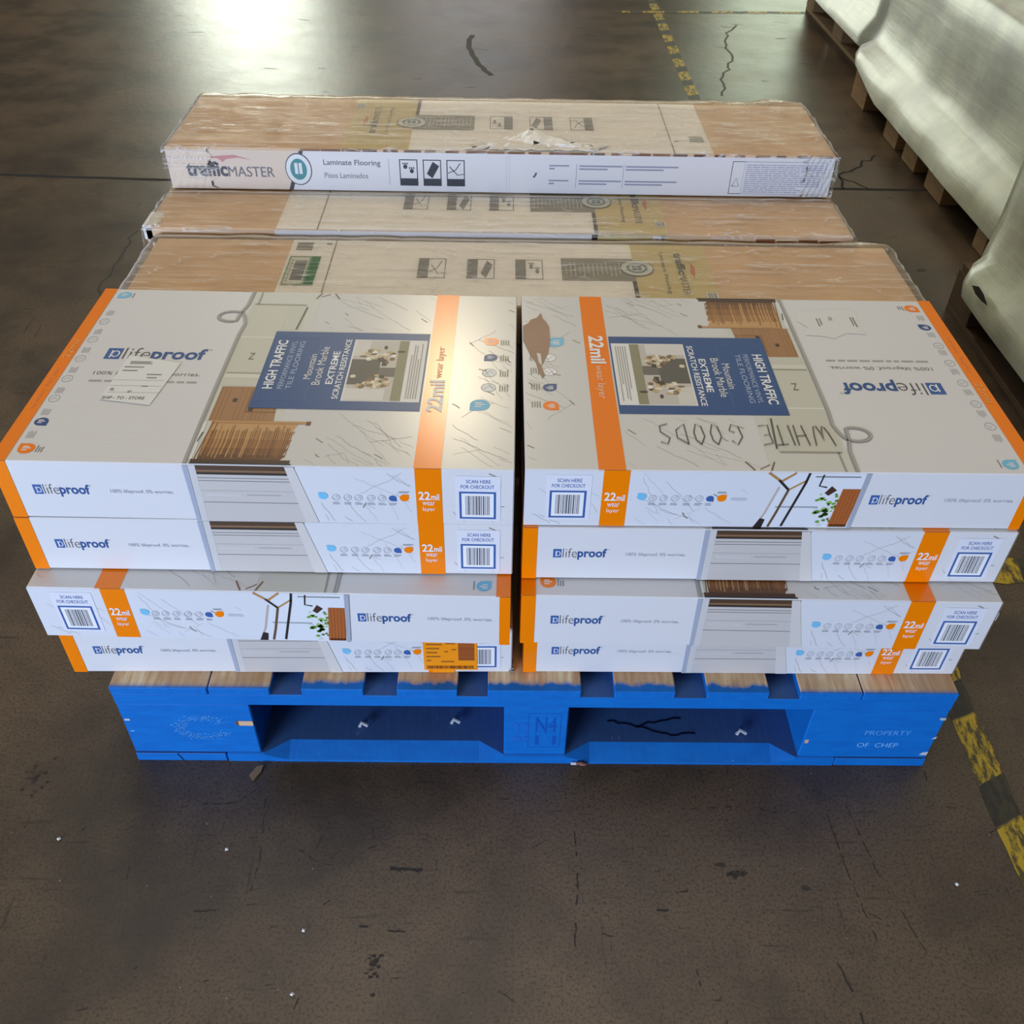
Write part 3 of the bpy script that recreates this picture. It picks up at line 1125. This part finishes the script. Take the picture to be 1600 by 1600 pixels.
# paper shipping label on the left top carton
b, c = on_top('L1')
c.poly([(80, 117), (142, 107), (154, 198), (86, 214)], P('#e9e9e3', .5), 5)
c.greek(92, 194, 122, 201, 3, P('#6a6763'), 6, rnd=random.Random(3))
for t_, a_, b_, w_, h_ in (('SHIP - TO - STORE', 82, 118, 50, 6),):
    c.text(t_, a_, b_, w_, h_, P('#4a4846'), 6, .01)
for v, a0, a1 in ((186, 88, 112), (178, 88, 106), (170, 120, 138), (163, 122, 134)):
    c.rect(a0, v, a1, v + 2.2, P('#85827d'), 6)
for v in (158, 146, 132):
    c.rect(84, v, 145, v + .7, P('#bdbab4'), 6)
c.greek(86, 136, 92, 142, 2, P('#6a6763'), 6)
c.greek(108, 132, 113, 137, 2, P('#6a6763'), 6)
c.greek(121, 145, 129, 148, 1, P('#6a6763'), 6)
o = b.build('shipping_label', CART['L1'])
o['label'] = 'white paper shipping label'

# torn patch, handwriting and a rubbed label on the right top carton
b, c = on_top('R1')
c.poly([(543, 47), (549, 60), (558, 66), (560, 74), (568, 82), (568, 118), (560, 150), (553, 168), (549, 192), (545, 206), (542, 198), (546, 178), (537, 150), (533, 120), (533, 84), (537, 70), (541, 62)][::-1], TORN, 5)
c.poly([(546, 150), (551, 148), (549, 170), (545, 178)], P('#d9d4cc'), 6)
o = b.build('torn_patch', CART['R1'])
o['label'] = 'torn patch baring brown cardboard'
PEN = P('#5e574c', .6)
hw = {'W': [(0, 10), (1.2, 4), (2.4, 1), (3.6, .4), (4.4, 3), (5, 8), (5.6, 3), (6.6, .3), (8, .6), (9, 4), (10, 10)], 'H': [(0, 10), (1.2, 0), None, (0, 5), (6, 5.5), None, (6.5, 10), (6, 0)], 'I': [(0, 10), (.4, 0)],
      'T': [(0, 9.5), (7, 10), None, (3.4, 10), (3, 0)], 'E': [(6, 10), (0, 9), (.5, 5), (4, 5.2), None, (.5, 5), (0, 0), (6, .6)],
      'G': [(7, 8), (4, 10), (0, 6), (1, 1), (5, 0), (7, 3), (4, 4)], 'O': [(3, 10), (0, 6), (1, 1), (4, 0), (6, 4), (5.5, 8), (3, 10)],
      'D': [(0, 10), (.5, 0), (6, 3), (6, 7), (0, 10)], 'S': [(6, 9), (2, 10), (0, 7), (5, 4), (5, 1), (0, 0)]}
a = 218.0
for word in ((('W', 29), ('H', 17), ('I', 7), ('T', 17), ('E', 33)), (('G', 24), ('O', 19), ('O', 20), ('D', 20), ('S', 16))):
    b, c = on_top('R1')
    for ch, st in word:
        seg = []
        for p in hw[ch] + [None]:
            if p is None:
                if len(seg) > 1:
                    c.line(seg, 1.5, PEN, 9)
                seg = []
            else:
                kx = 2.2 if ch == 'W' else 1.9
                seg.append((a + p[0] * kx, 298 + p[1] * 3.8))
        a += st
    o = b.build('handwriting', CART['R1'])
    o['label'] = ''.join(q[0] for q in word) + ' written in marker pen'
b, c = on_top('R1')
c.poly([(112, 34), (126, 26), (158, 30), (190, 36), (199, 60), (188, 76), (196, 96), (172, 98), (160, 104), (140, 90), (114, 92), (120, 70)], P('#e4e2dc', .32), 2)
c.greek(120, 48, 127, 78, 2, P('#77736c'), 3, vert=True)
c.greek(150, 48, 156, 60, 2, P('#8f8b84'), 3, vert=True)
c.greek(166, 52, 174, 74, 2, P('#8f8b84'), 3, vert=True)
o = b.build('worn_label', CART['R1'])
o['label'] = 'rubbed-off pale sticker'

# orange sticker on the bottom left carton
b = MB()
c = CV(b, (-L / 2 + .0132, 0, 0), (.932, 0, 0), (0, 0, .94), .0003)
STK, SINK = P('#ff9a08', .45), P('#a8641e')
c.poly([(474, 6), (548, 6), (548, 70), (510, 71), (510, 76), (482, 76), (482, 72), (474, 72)], STK, 4)
c.rect(486, 0.5, 516, 6, STK, 4)
c.rect(522, 26, 544, 62, P('#c46f2e'), 5)
c.bars(522, 26, 544, 62, P('#a3572a'), 6, vert=False, seed=6)
c.bars(478, 9, 543, 15, P('#8a4d1c'), 6, seed=9)
for a0, v, a1 in ((478, 66, 482), (492, 66, 505), (522, 65, 532), (478, 56, 500), (478, 48, 496), (478, 40, 493), (478, 32, 497), (478, 24, 484), (505, 58, 518), (503, 42, 508), (513, 46, 519), (498, 22, 516)):
    c.rect(a0, v, a1, v + 2.6, SINK, 5)
o = b.build('pallet_sticker', CART['L4'])
o['label'] = 'bright orange barcode sticker'

# tape tab at the right end of the third carton
b = MB()
x0 = L / 2
b.box(x0, x0 + .010, .010, .028, .040, .053, P('#eef0f2'), .001)
o = b.build('tape_tab', CART['R3'])
o['label'] = 'white tape tab'
for k in ('L4',):
    b = MB()
    for i in range(5):
        b.box(x0 - .004, x0 + .003, -.002 + i * .002, .004, .001 + i * .004, .004 + i * .004, P('#8f8478', .8), .0006)
    o = b.build('frayed_corner', CART[k])

# ---------------------------------------------------------------- the long laminate cartons behind
CREAM = paper_mat('cream_board', '#f5f0e6', .45)
TAN = paper_mat('tan_print', '#d8c68f', .45)
PALEW = paper_mat('white_long_carton_board', '#e2e0de', .4)
BEIGE = paper_mat('beige_print', '#dccbb6', .45)


def pict(c, a0, b0, a1, b1, kind, ink, k=2, side=True):
    """small framed pictogram with a dark caption block"""
    c.frame(a0, b0, a1, b1, 1.5, ink, k)
    if side:
        c.rect(a0, b0, a0 + (a1 - a0) * .38, b1, ink, k + 1)
        x0, x1, y0, y1 = a0 + (a1 - a0) * .42, a1 - 2, b0 + 2, b1 - 2
    else:
        c.rect(a0, b0, a1, b0 + (b1 - b0) * .28, ink, k + 1)
        x0, x1, y0, y1 = a0 + 2, a1 - 2, b0 + (b1 - b0) * .3, b1 - 2
    w_, h_ = x1 - x0, y1 - y0
    if kind == 0:
        for fx, fy in ((.3, .65), (.7, .4)):
            c.disc(x0 + w_ * fx, y0 + h_ * fy, w_ * .13, h_ * .13, ink, k + 1, 10)
            for q in (-1, 0, 1):
                c.disc(x0 + w_ * fx + q * w_ * .13, y0 + h_ * (fy + .18), w_ * .05, h_ * .05, ink, k + 1, 6)
    elif kind == 1:
        c.poly([(x0 + w_ * .15, y0 + h_ * .25), (x0 + w_ * .5, y0), (x0 + w_ * .95, y0 + h_ * .7), (x0 + w_ * .55, y0 + h_ * .95)], ink, k + 1)
    else:
        c.line([(x0, y0 + h_ * .3), (x0 + w_ * .5, y0 + h_ * .5), (x0 + w_ * .8, y0 + h_ * .9)], 1.2, ink, k + 1)
        c.line([(x0 + w_ * .1, y0 + h_ * .7), (x0 + w_ * .6, y0 + h_ * .2), (x0 + w_, y0 + h_ * .25)], 1.2, ink, k + 1)


def swoosh(c, pts, ink, k):
    c.poly(pts, ink, k)


def badge(c, a, b, ra, rb, ink, k=4):
    c.disc(a, b, ra, rb, P('#5b6264'), k)
    c.disc(a, b, ra * .93, rb * .93, P('#dfe2e0'), k + 1)
    c.disc(a, b, ra * .62, rb * .66, ink, k + 2)
    c.rect(a - ra * .28, b - rb * .28, a + ra * .28, b + rb * .4, P('#dfe2e0'), k + 3)
    c.rect(a - ra * .04, b - rb * .28, a + ra * .04, b + rb * .4, ink, k + 4)


GI = P('#8d897e')


def long_top(body, sc, o0, ln, dp, rotated=False):
    """print of the laminate cartons' top: brown ends, white field, grey panel, tan field.  sc stretches u"""
    if rotated:
        c = CV(body, (o0[0] + ln, o0[1] + dp, o0[2]), (-1, 0, 0), (0, -1, 0), .0003)
    else:
        c = CV(body, o0, (1, 0, 0), (0, 1, 0), .0003)
    S = lambda a: a * sc
    d = dp * 1000
    c.rect(S(205), 1, S(712), d - 1, CREAM)
    c.rect(S(712), 1, S(823), d - 1, TAN)
    c.rect(S(269), 1, S(271), d - 1, P('#8d8776'), 2)
    c.rect(S(706), 1, S(712), 78, P('#4f4a40'), 2)
    c.rect(S(606), 78, S(712), 150, P('#9a9484'), 2)
    for i in range(13):
        a = 612 + i * 6.5
        c.rect(S(a), 88 + R.uniform(0, 12), S(a + 1.8), 132 + R.uniform(-8, 8), P('#c9c5b6'), 3)
    c.disc(S(716), 118, 26, 26, P('#7a786e'), 4)
    c.disc(S(716), 118, 24, 24, P('#d9d8cc'), 5)
    c.ring(S(716), 118, 16, 16, 4, P('#7f8a80'), 6)
    c.rect(S(716) - 7, 111, S(716) + 7, 125, P('#7f8a80'), 6)
    c.rect(S(716) - .8, 111, S(716) + .8, 125, P('#d9d8cc'), 7)
    for i, a in enumerate((398, 469, 539)):
        pict(c, S(a), 80, S(a + 40), 142, (2, 1, 0)[i], GI)
    c.text('traffic', S(775), 172, 70, 13, P('#6d6a55'), 3, .03, rot=3)
    c.text('MASTER', S(775), 100, 62, 11, P('#8a866c'), 3, rot=3)
    c.text('Laminate Flooring', S(752), 172, 130, 8, P('#8a866c'), 3, rot=3)
    swoosh(c, [(S(797), 140), (S(801), 120), (S(797), 88), (S(793), 112)], P('#c98264'), 3)
    c.rect(S(806), 26, S(822), 46, P('#e4e4de'), 3)
    c.bars(S(808), 28, S(820), 44, P('#6c6a62'), 4, seed=2)
    c.bars(S(213), 164, S(237), 190, P('#7d7a6c'), 3, vert=False, seed=5)
    c.greek(S(256), 184, S(266), 190, 2, GI, 3)
    return c


def wrap_sheet(ln, dp, ht, seed, front=.4, amp=.0035, x_pad=.004, off=.004):
    """film laid over a carton: profile runs down the back, over the top, down the front"""
    rr = random.Random(seed)
    prof = []
    nb = 3
    for i in range(nb):
        prof.append((dp + off, ht * (.35 + .6 * i / nb)))
    for i in range(17):
        prof.append((dp + off - (dp + 2 * off) * i / 16, ht + off))
    for i in range(1, 5):
        prof.append((-off, ht + off - (ht * front) * i / 4))
    nxs = 110
    ph = [(rr.uniform(2, 60), rr.uniform(20, 160), rr.uniform(0, 6.28), rr.uniform(.3, 1)) for _ in range(14)]
    vs, fs = [], []
    for i in range(nxs + 1):
        x = -x_pad + (ln + 2 * x_pad) * i / nxs
        e = min(i, nxs - i) / nxs
        for j, (y, z) in enumerate(prof):
            s_ = sum(a * math.sin(kx * x + ky * (y + z) + p) for kx, ky, p, a in ph) / 6
            g = amp * abs(s_) * (1.6 if e < .16 else .8)
            dz = 0
            if e < .006:
                dz = -.006
            n = (0, 0, 1) if 3 <= j <= 19 else ((0, 1, 0) if j < 3 else (0, -1, 0))
            vs.append((x, y + n[1] * g, z + n[2] * g + dz))
    k = len(prof)
    for i in range(nxs):
        for j in range(k - 1):
            fs.append([i * k + j, i * k + j + 1, (i + 1) * k + j + 1, (i + 1) * k + j])
    # film gathered over the two ends
    for side in (0, nxs):
        x = -x_pad if side == 0 else ln + x_pad
        base = len(vs)
        for j, (y, z) in enumerate(prof):
            vs.append((x + (-.003 if side == 0 else .003), y, max(z - ht * .55, ht * .2)))
        for j in range(k - 1):
            q = [side * k + j, side * k + j + 1, base + j + 1, base + j]
            fs.append(q if side else q[::-1])
    b = MB()
    b.mesh(vs, fs, FILM)
    return b


# top rearmost carton: printed front face, turned half round
LN, DP, HT = 1.104, .243, .070
far = thing('laminate_carton', 'long white-fronted laminate carton lying highest at the back, wrapped in film', 'carton', (-.605, .791, .4885), .0, 'film-wrapped laminate cartons')
body = MB()
body.box(0, LN, 0, DP, 0, HT, KRAFT, .0015)
long_top(body, .99, (0, 0, HT), LN, DP, rotated=True)
c = CV(body, (0, 0, 0), (1, 0, 0), (0, 0, 1), .00025)
c.poly([(203, 1), (LN * 1000 - 1, 1), (LN * 1000 - 1, 66.5), (227, 66.5)], PALEW, 2)
c.poly([(1, 1), (196, 1), (220, 66.5), (1, 66.5)], BEIGE, 2)
c.poly([(196, 1), (203, 1), (227, 66.5), (220, 66.5)], P('#4a4c50'), 3)
c.text('Laminate Flooring', 258, 41, 94, 12, P('#6c6c74'), 3, .008)
c.text('Pisos Laminados', 258, 22, 72, 9, P('#7e7e86'), 3)
c.rect(365, 12, 366, 55, P('#b9bac4'), 3)
for i, a in enumerate((383, 422, 461)):
    pict(c, a, 11, a + 30, 55, i, P('#3d4148'), 3, side=False)
for a in (560, 565):
    c.rect(a, 2, a + .8, 65, P('#d0d2da'), 3)
c.line([(605, 28), (608, 31), (610, 36)], 3, P('#5d5d62'), 3)
for a0, a1 in ((631, 664), (681, 752), (758, 845)):
    for v in (47, 42, 22, 17):
        c.rect(a0, v, a1 - (24 if v in (42, 17) else 0), v + 2.4, P('#9296a8'), 3)
for a in (676, 754):
    c.rect(a, 12, a + .9, 52, P('#a9acb8'), 3)
c.frame(934, 5, 1090, 60, .9, P('#a5a9b8'), 3)
c.frame(934, 5, 955, 60, .8, P('#b9bcc8'), 3)
c.line([(938, 18), (944, 32), (950, 18), (938, 18)], 1.2, P('#7f8496'), 3)
rr = random.Random(3)
for i in range(14):
    v = 8 + i * 3.5
    a = 958
    while a < 1084 - (40 if i < 3 else 0):
        w_ = rr.uniform(4, 16)
        c.rect(a, v, min(a + w_, 1086), v + 1.5, P('#a4a8ba'), 3)
        a += w_ + 1.6
# rough brown fold where the top flap meets the front
for i in range(26):
    a = 222 + i * 34
    c.rect(a, 66.2, a + R.uniform(16, 34), 69.8, P(R.choice(['#7a5238', '#5b3d2c', '#8d6446'])), 2)
body.build('carton_body', far)
b = MB()
c = CV(b, (0, 0, 0), (1, 0, 0), (0, 0, 1), .00025)
c.text('traffic', 30, 22, 68, 25, P('#55565c'), 4, .03)
c.text('MASTER', 99, 22, 76, 17, P('#77767a'), 4)
swoosh(c, [(66, 53), (84, 56), (112, 58), (140, 50), (118, 54), (98, 51), (92, 46), (86, 52)], P('#c88a86'), 4)
b.build('logo', far)['label'] = 'grey lettering with a red swoosh'
b = MB()
c = CV(b, (0, 0, 0), (1, 0, 0), (0, 0, 1), .00025)
badge(c, 216, 36, 22, 27, P('#4f8f92'))
b.build('badge', far)['label'] = 'round teal book badge'
# ripped top flap of paper in the middle
b = MB()
vs, fs = [], []
n1, n2 = 26, 7
rr = random.Random(12)
for i in range(n1 + 1):
    u = i / n1
    wd = .030 + .075 * max(0, 1 - abs(u - .42) / .30) + rr.uniform(-.006, .006)
    for j in range(n2 + 1):
        v = j / n2
        vs.append((.490 + .22 * u + .02 * v + rr.uniform(-.003, .003), .003 + wd * v + rr.uniform(-.003, .003), HT + .0015 + rr.uniform(0, .0035) * (1 if 0 < j < n2 else .3) + .006 * math.sin(math.pi * v) * (1 - abs(2 * u - 1))))
for i in range(n1):
    for j in range(n2):
        q = i * (n2 + 1) + j
        if rr.random() > .06:
            fs.append([q, q + n2 + 1, q + n2 + 2, q + 1])
b.mesh(vs, fs, CREAM)
b.build('torn_flap', far)['label'] = 'crumpled torn cream flap'
wrap_sheet(LN, DP, HT, 1, front=.10, amp=.006).build('stretch_film', far, True)
for x0, x1, sd in ((-.005, .075, 5), (LN - .05, LN + .005, 6)):
    rr = random.Random(sd)
    b, vs, fs = MB(), [], []
    for i in range(25):
        for j in range(15):
            x = x0 + (x1 - x0) * i / 24
            if (sd == 5 and i == 24) or (sd == 6 and i == 0):
                x += rr.uniform(-.012, .012)
            vs.append((x, -.0022 - abs(math.sin(i * 1.1 + j * .7) + math.sin(j * 1.7 - i * .5)) * .0011 - rr.uniform(0, .0006), .0025 + (HT - .001) * j / 14))
    for i in range(24):
        for j in range(14):
            q = i * 15 + j
            fs.append([q, q + 15, q + 16, q + 1])
    b.mesh(vs, fs, FILM)
    b.build('stretch_film', far, True)

# middle carton
L2N, D2, H2 = 1.117, .243, .064
mid = thing('laminate_carton', 'long cream laminate carton in the middle row, half under the highest carton', 'carton', (-.611, .645, .4225), 0, 'film-wrapped laminate cartons')
body = MB()
body.box(0, L2N, 0, D2, 0, H2, KRAFT, .0015)
long_top(body, 1.0, (0, 0, H2), L2N, D2)
c = CV(body, (0, 0, 0), (1, 0, 0), (0, 0, 1), .0003)
c.rect(203, 1, 702, H2 * 1000 - 1, PALEW)
c.rect(702, 1, 711, H2 * 1000 - 1, P('#37332e'), 2)
c.rect(711, 1, 823, H2 * 1000 - 1, TAN)
c.rect(798, 46, 812, 62, P('#e8e8e4'), 2)
c.rect(803, 50, 808, 56, P('#5a5a5a'), 3)
c.rect(812, 46, 817, 62, P('#9a9c9c'), 2)
for i in range(7):
    a = 860 + i * 34
    c.rect(a, 50 - i, a + 30, 54 + R.uniform(0, 5), P('#8a5c38'), 2)
body.build('carton_body', mid)
wrap_sheet(L2N, .128, H2, 2, front=.12, amp=.0035).build('stretch_film', mid, True)
b = MB()
for i in range(8):
    t = R.uniform(0, 1)
    b.box(-.004, .012 + t * .01, .0 + i * .006, .010 + i * .006, H2 - .022 + t * .01, H2 + .003, P('#e8e4dc', .35), .002)
b.build('crumpled_corner', mid)['label'] = 'crumpled white corner'

# near carton, directly behind the white cartons
L3N, D3, H3 = 1.140, .200, .062
near = thing('laminate_carton', 'long cream laminate carton lowest of the wrapped row, just behind the white tile cartons', 'carton', (-.588, .432, .4135), 0, 'film-wrapped laminate cartons')
body = MB()
body.box(0, L3N, 0, D3, 0, H3, KRAFT, .0015)
cv = long_top(body, 1.035, (0, 0, H3), L3N, D3)
body.build('carton_body', near)
b = MB()
c = CV(b, (0, 0, H3), (1, 0, 0), (0, 1, 0), .0003)
c.rect(216, 52, 263, 142, P('#dad6c4'), 5)
c.frame(217, 53, 249.5, 141, 2, P('#6f9a78'), 6)
c.bars(227, 66, 245, 128, P('#77766e'), 6, vert=False, seed=8)
for v in range(62, 134, 9):
    c.rect(221, v, 224, v + 5, P('#a9a69a'), 6)
c.rect(250, 53, 263, 141, P('#2f7a3c'), 6)
b.build('barcode_label', near)['label'] = 'white label with a green stripe'
wrap_sheet(L3N, D3, H3, 3, front=.1, amp=.003, x_pad=.012).build('stretch_film', near, True)

# plain cartons that carry the three above
hb = MB()
hb.box(0, 1.104, 0, .24, 0, .064, KRAFT, .0015)
tape_c = CV(hb, (0, 0, 0), (1, 0, 0), (0, 0, 1), .0003)
tape_c.rect(205, 2, 1100, 62, PALEW)
k0 = None
for y, top_z, n in ((.434, .4135, 4), (.676, .4225, 4), (.922, .4875, 5)):
    st = (top_z - .1612) / n
    for i in range(n):
        if k0 is None:
            o = hb.build('laminate_carton')
            k0 = o
        else:
            o = k0.copy()
            COL.objects.link(o)
        o.location = (-.600 + R.uniform(-.004, .004), y, .1612 + st * i)
        o.scale = (1, 1, (st - .0004) / .064)
        if y < .5:
            o.scale.y = .97
        tag(o, 'long laminate carton buried low in the stack under the wrapped top row', 'carton', 'laminate cartons under the wrapped row')

# ---------------------------------------------------------------- wrapped pallet loads on the right


def rrect(x0, x1, y0, y1, r, n=6):
    out = []
    for cx, cy, a0 in ((x1 - r, y1 - r, 0), (x0 + r, y1 - r, 90), (x0 + r, y0 + r, 180), (x1 - r, y0 + r, 270)):
        for i in range(n + 1):
            t = math.radians(a0 + 90 * i / n)
            out.append((cx + r * math.cos(t), cy + r * math.sin(t)))
    return out


def densify(p, step=.05):
    out = []
    for (a, b_), (c_, d) in zip(p, p[1:] + p[:1]):
        n = max(1, int(math.hypot(c_ - a, d - b_) / step))
        out += [(a + (c_ - a) * i / n, b_ + (d - b_) * i / n) for i in range(n)]
    return out


def load(levels, seed, rise=None):
    """levels: (z, x0, x1, y0, y1, r); every ring is resampled to the same count"""
    rr = random.Random(seed)
    N = 160
    ph = [(rr.uniform(3, 16), rr.uniform(4, 22), rr.uniform(0, 6.3), rr.uniform(.3, 1)) for _ in range(8)]
    rings = []
    for z, x0, x1, y0, y1, r in levels:
        p = rrect(x0, x1, y0, y1, r)
        per = [0]
        q = p + [p[0]]
        for a, b_ in zip(q, q[1:]):
            per.append(per[-1] + math.hypot(b_[0] - a[0], b_[1] - a[1]))
        ring = []
        for i in range(N):
            t = per[-1] * i / N
            k = max(j for j in range(len(per)) if per[j] <= t + 1e-9)
            k = min(k, len(q) - 2)
            f = (t - per[k]) / max(per[k + 1] - per[k], 1e-9)
            ring.append((q[k][0] + (q[k + 1][0] - q[k][0]) * f, q[k][1] + (q[k + 1][1] - q[k][1]) * f, z))
        rings.append(ring)
    vs = []
    for ring in rings:
        mx = sum(p[0] for p in ring) / N
        my = sum(p[1] for p in ring) / N
        for x, y, z in ring:
            g = sum(a * math.sin(kx * (x + y) * 1.2 + kz * z * 2 + p) for kx, kz, p, a in ph) * .0012
            d = Vector((x - mx, y - my)).normalized()
            up = rise(y) * max(0, 1 - (z - levels[0][0]) / .10) if rise else 0
            vs.append((x + d.x * g, y + d.y * g, z + g * .4 + up))
    fs = []
    for i in range(len(rings) - 1):
        for k in range(N):
            fs.append([i * N + k, i * N + (k + 1) % N, (i + 1) * N + (k + 1) % N, (i + 1) * N + k])
    fs.append([(len(rings) - 1) * N + k for k in range(N)])
    b = MB()
    b.mesh(vs, fs, LOADFILM)
    return b


def raw_pallet(x0, x1, y0, y1, label, h=.125, ys=None, bottom=False, RAW=RAW):
    t = thing('wooden_pallet', label, 'pallet', ((x0 + x1) / 2, (y0 + y1) / 2, 0))
    cx, cy = (x0 + x1) / 2, (y0 + y1) / 2
    dk = .018
    n = 7
    wd = (y1 - y0) / n
    for i in range(n):
        b = MB()
        b.box(x0 - cx, x1 - cx, y0 + wd * i + .01 - cy, y0 + wd * (i + 1) - .01 - cy, h - dk, h, RAW, .001)
        b.build('deck_board', t)
    b0 = .016 if bottom else 0
    ys = ys or [(y0, y0 + .1), (cy - .07, cy + .07), (y1 - .12, y1)]
    for xa, xb in ((x0, x0 + .11), (cx - .06, cx + .06), (x1 - .11, x1)):
        for ya, yb in ys:
            b = MB()
            b.box(xa - cx, xb - cx, ya - cy, yb - cy, b0, h - dk - .0005, RAW, .0015)
            b.build('block', t)
    if bottom:
        for xa, xb in ((x0, x0 + .10), (cx - .05, cx + .05), (x1 - .10, x1)):
            b = MB()
            b.box(xa - cx, xb - cx, y0 - cy, y1 - cy, 0, .0155, RAW, .001)
            b.build('bottom_board', t)
    return t


raw_pallet(1.225, 2.25, 1.58, 2.87, 'raw wooden pallet with block ends showing under the middle wrapped load', ys=[(1.58, 1.65), (1.91, 2.05), (2.15, 2.27), (2.34, 2.47), (2.71, 2.87)])
raw_pallet(1.035, 2.05, .22, 1.305, 'shade-darkened wooden pallet under the nearest wrapped load, beside the right carton stack', bottom=True, RAW=RAWSHADE)
raw_pallet(1.345, 2.35, 3.02, 4.09, 'wooden pallet with a long bottom board under the farthest wrapped load', bottom=True)

wl = thing('wrapped_load', 'pale film-wrapped load in the middle of the right-hand row, bulging over its pallet', 'wrapped load', (1.7, 2.2, .126), 0, 'film-wrapped loads along the right')
o = load([(.075 - .126, -.500, .62, -.81, .70, .06), (.110 - .126, -.498, .62, -.81, .72, .07), (.150 - .126, -.480, .61, -.80, .745, .08), (.185 - .126, -.440, .59, -.79, .75, .08), (.22 - .126, -.420, .58, -.79, .75, .07), (.30 - .126, -.412, .57, -.79, .745, .06),
          (.40 - .126, -.408, .57, -.79, .745, .06), (.47 - .126, -.400, .57, -.79, .74, .07), (.495 - .126, -.375, .55, -.76, .72, .08), (.505 - .126, -.30, .50, -.70, .65, .10)], 4,
         rise=lambda y: .055 * min(1, max(0, (y - .35) / .35))).build('film_cover', wl, True)
wl2 = thing('wrapped_load', 'nearest pale film-wrapped load at the right edge, small dark tear near its foot', 'wrapped load', (1.55, .7, .126), 0, 'film-wrapped loads along the right')
o = load([(.088 - .126, -.545, .55, -.58, .545, .05), (.120 - .126, -.552, .55, -.59, .55, .06), (.150 - .126, -.540, .54, -.58, .56, .07), (.185 - .126, -.500, .52, -.56, .585, .05), (.30 - .126, -.488, .52, -.56, .588, .04),
          (.42 - .126, -.485, .52, -.56, .592, .04), (.56 - .126, -.480, .52, -.56, .592, .05), (.585 - .126, -.45, .50, -.53, .57, .06)], 5).build('film_cover', wl2, True)
b = MB()
b.mesh([(-.588, .447, .018), (-.587, .418, .030), (-.586, .39, .027), (-.588, .355, .018), (-.589, .385, .013), (-.589, .42, .012)], [[0, 1, 2, 3, 4, 5]], P('#17160f', .8))  # flat dark patch: the shade inside the tear put into its colour
b.v = [(x + .031, y, z) for x, y, z in b.v]
b.build('film_tear_patch', wl2)['label'] = 'tear in the film, its shaded inside painted dark'
wl3 = thing('wrapped_load', 'pale film-wrapped load farthest away at the top edge, glaring white', 'wrapped load', (1.85, 3.55, .126), 0, 'film-wrapped loads along the right')
o = load([(.125 - .126, -.58, .54, -.54, .54, .05), (.16 - .126, -.575, .54, -.54, .54, .06), (.22 - .126, -.53, .52, -.53, .53, .06), (.45 - .126, -.51, .52, -.53, .53, .05), (.60 - .126, -.50, .52, -.53, .53, .05), (.62 - .126, -.46, .48, -.48, .48, .06)], 6).build('film_cover', wl3, True)

# ---------------------------------------------------------------- small litter on the floor
b = MB()
b.mesh([(0, 0, .001), (.008, -.010, .003), (.016, .004, .004), (.017, .016, .002), (.008, .014, .001), (0, 0, .0), (.008, -.010, .0005), (.016, .004, .0), (.017, .016, .0), (.008, .014, .0)],
       [[0, 1, 2, 3, 4], [9, 8, 7, 6, 5], [0, 5, 6, 1], [1, 6, 7, 2], [2, 7, 8, 3], [3, 8, 9, 4], [4, 9, 5, 0]], P('#8d7350', .8))
o = b.build('wood_chip')
o.location = (-.391, -.0235, .0008)
tag(o, 'small tan wood chip on the floor in front of the pallet, left of center', 'wood chip')
b = MB()
rr = random.Random(2)
for i in range(5):
    x, y = rr.uniform(-.012, .008), rr.uniform(-.003, .001)
    b.box(x, x + rr.uniform(.005, .011), y, y + .003, .0 + .001 * i, .004 + .001 * i, P('#d8d6d8', .7) if i % 2 else P('#8a5b52', .7), .0006)
o = b.build('paper_scrap')
o.location = (.064, -.0045, .001)
tag(o, 'tiny crumpled white paper scrap against the front foot of the blue pallet', 'paper scrap')
sp = MB()
sp.mesh([(0, 0, .004), (.003, 0, .0015), (0, .0025, .0018), (-.003, 0, .0016), (0, -.0028, .0014), (0, 0, 0)], [[0, 1, 2], [0, 2, 3], [0, 3, 4], [0, 4, 1], [5, 2, 1], [5, 3, 2], [5, 4, 3], [5, 1, 4]], P('#e2e0da', .6))
first = None
for i, (x, y, lb) in enumerate([(-.617, -.121, 'tiny white crumb on the bare floor left of the pallet front'), (-.397, -.134, 'tiny white crumb on the floor below the wood chip'),
                                (-.281, -.239, 'tiny white crumb on the floor, left of center near the bottom edge'), (-.282, -.313, 'tiny white crumb lowest on the floor at the bottom edge'),
                                (.536, -.1755, 'tiny white crumb on the floor beside the striped tape')]):
    o = sp.build('debris_crumb') if first is None else first.copy()
    if first is None:
        first = o
    else:
        COL.objects.link(o)
    o.location = (x, y, .0005)
    o.rotation_euler = (0, 0, i * 1.1)
    tag(o, lb, 'crumb', 'white crumbs on the floor')
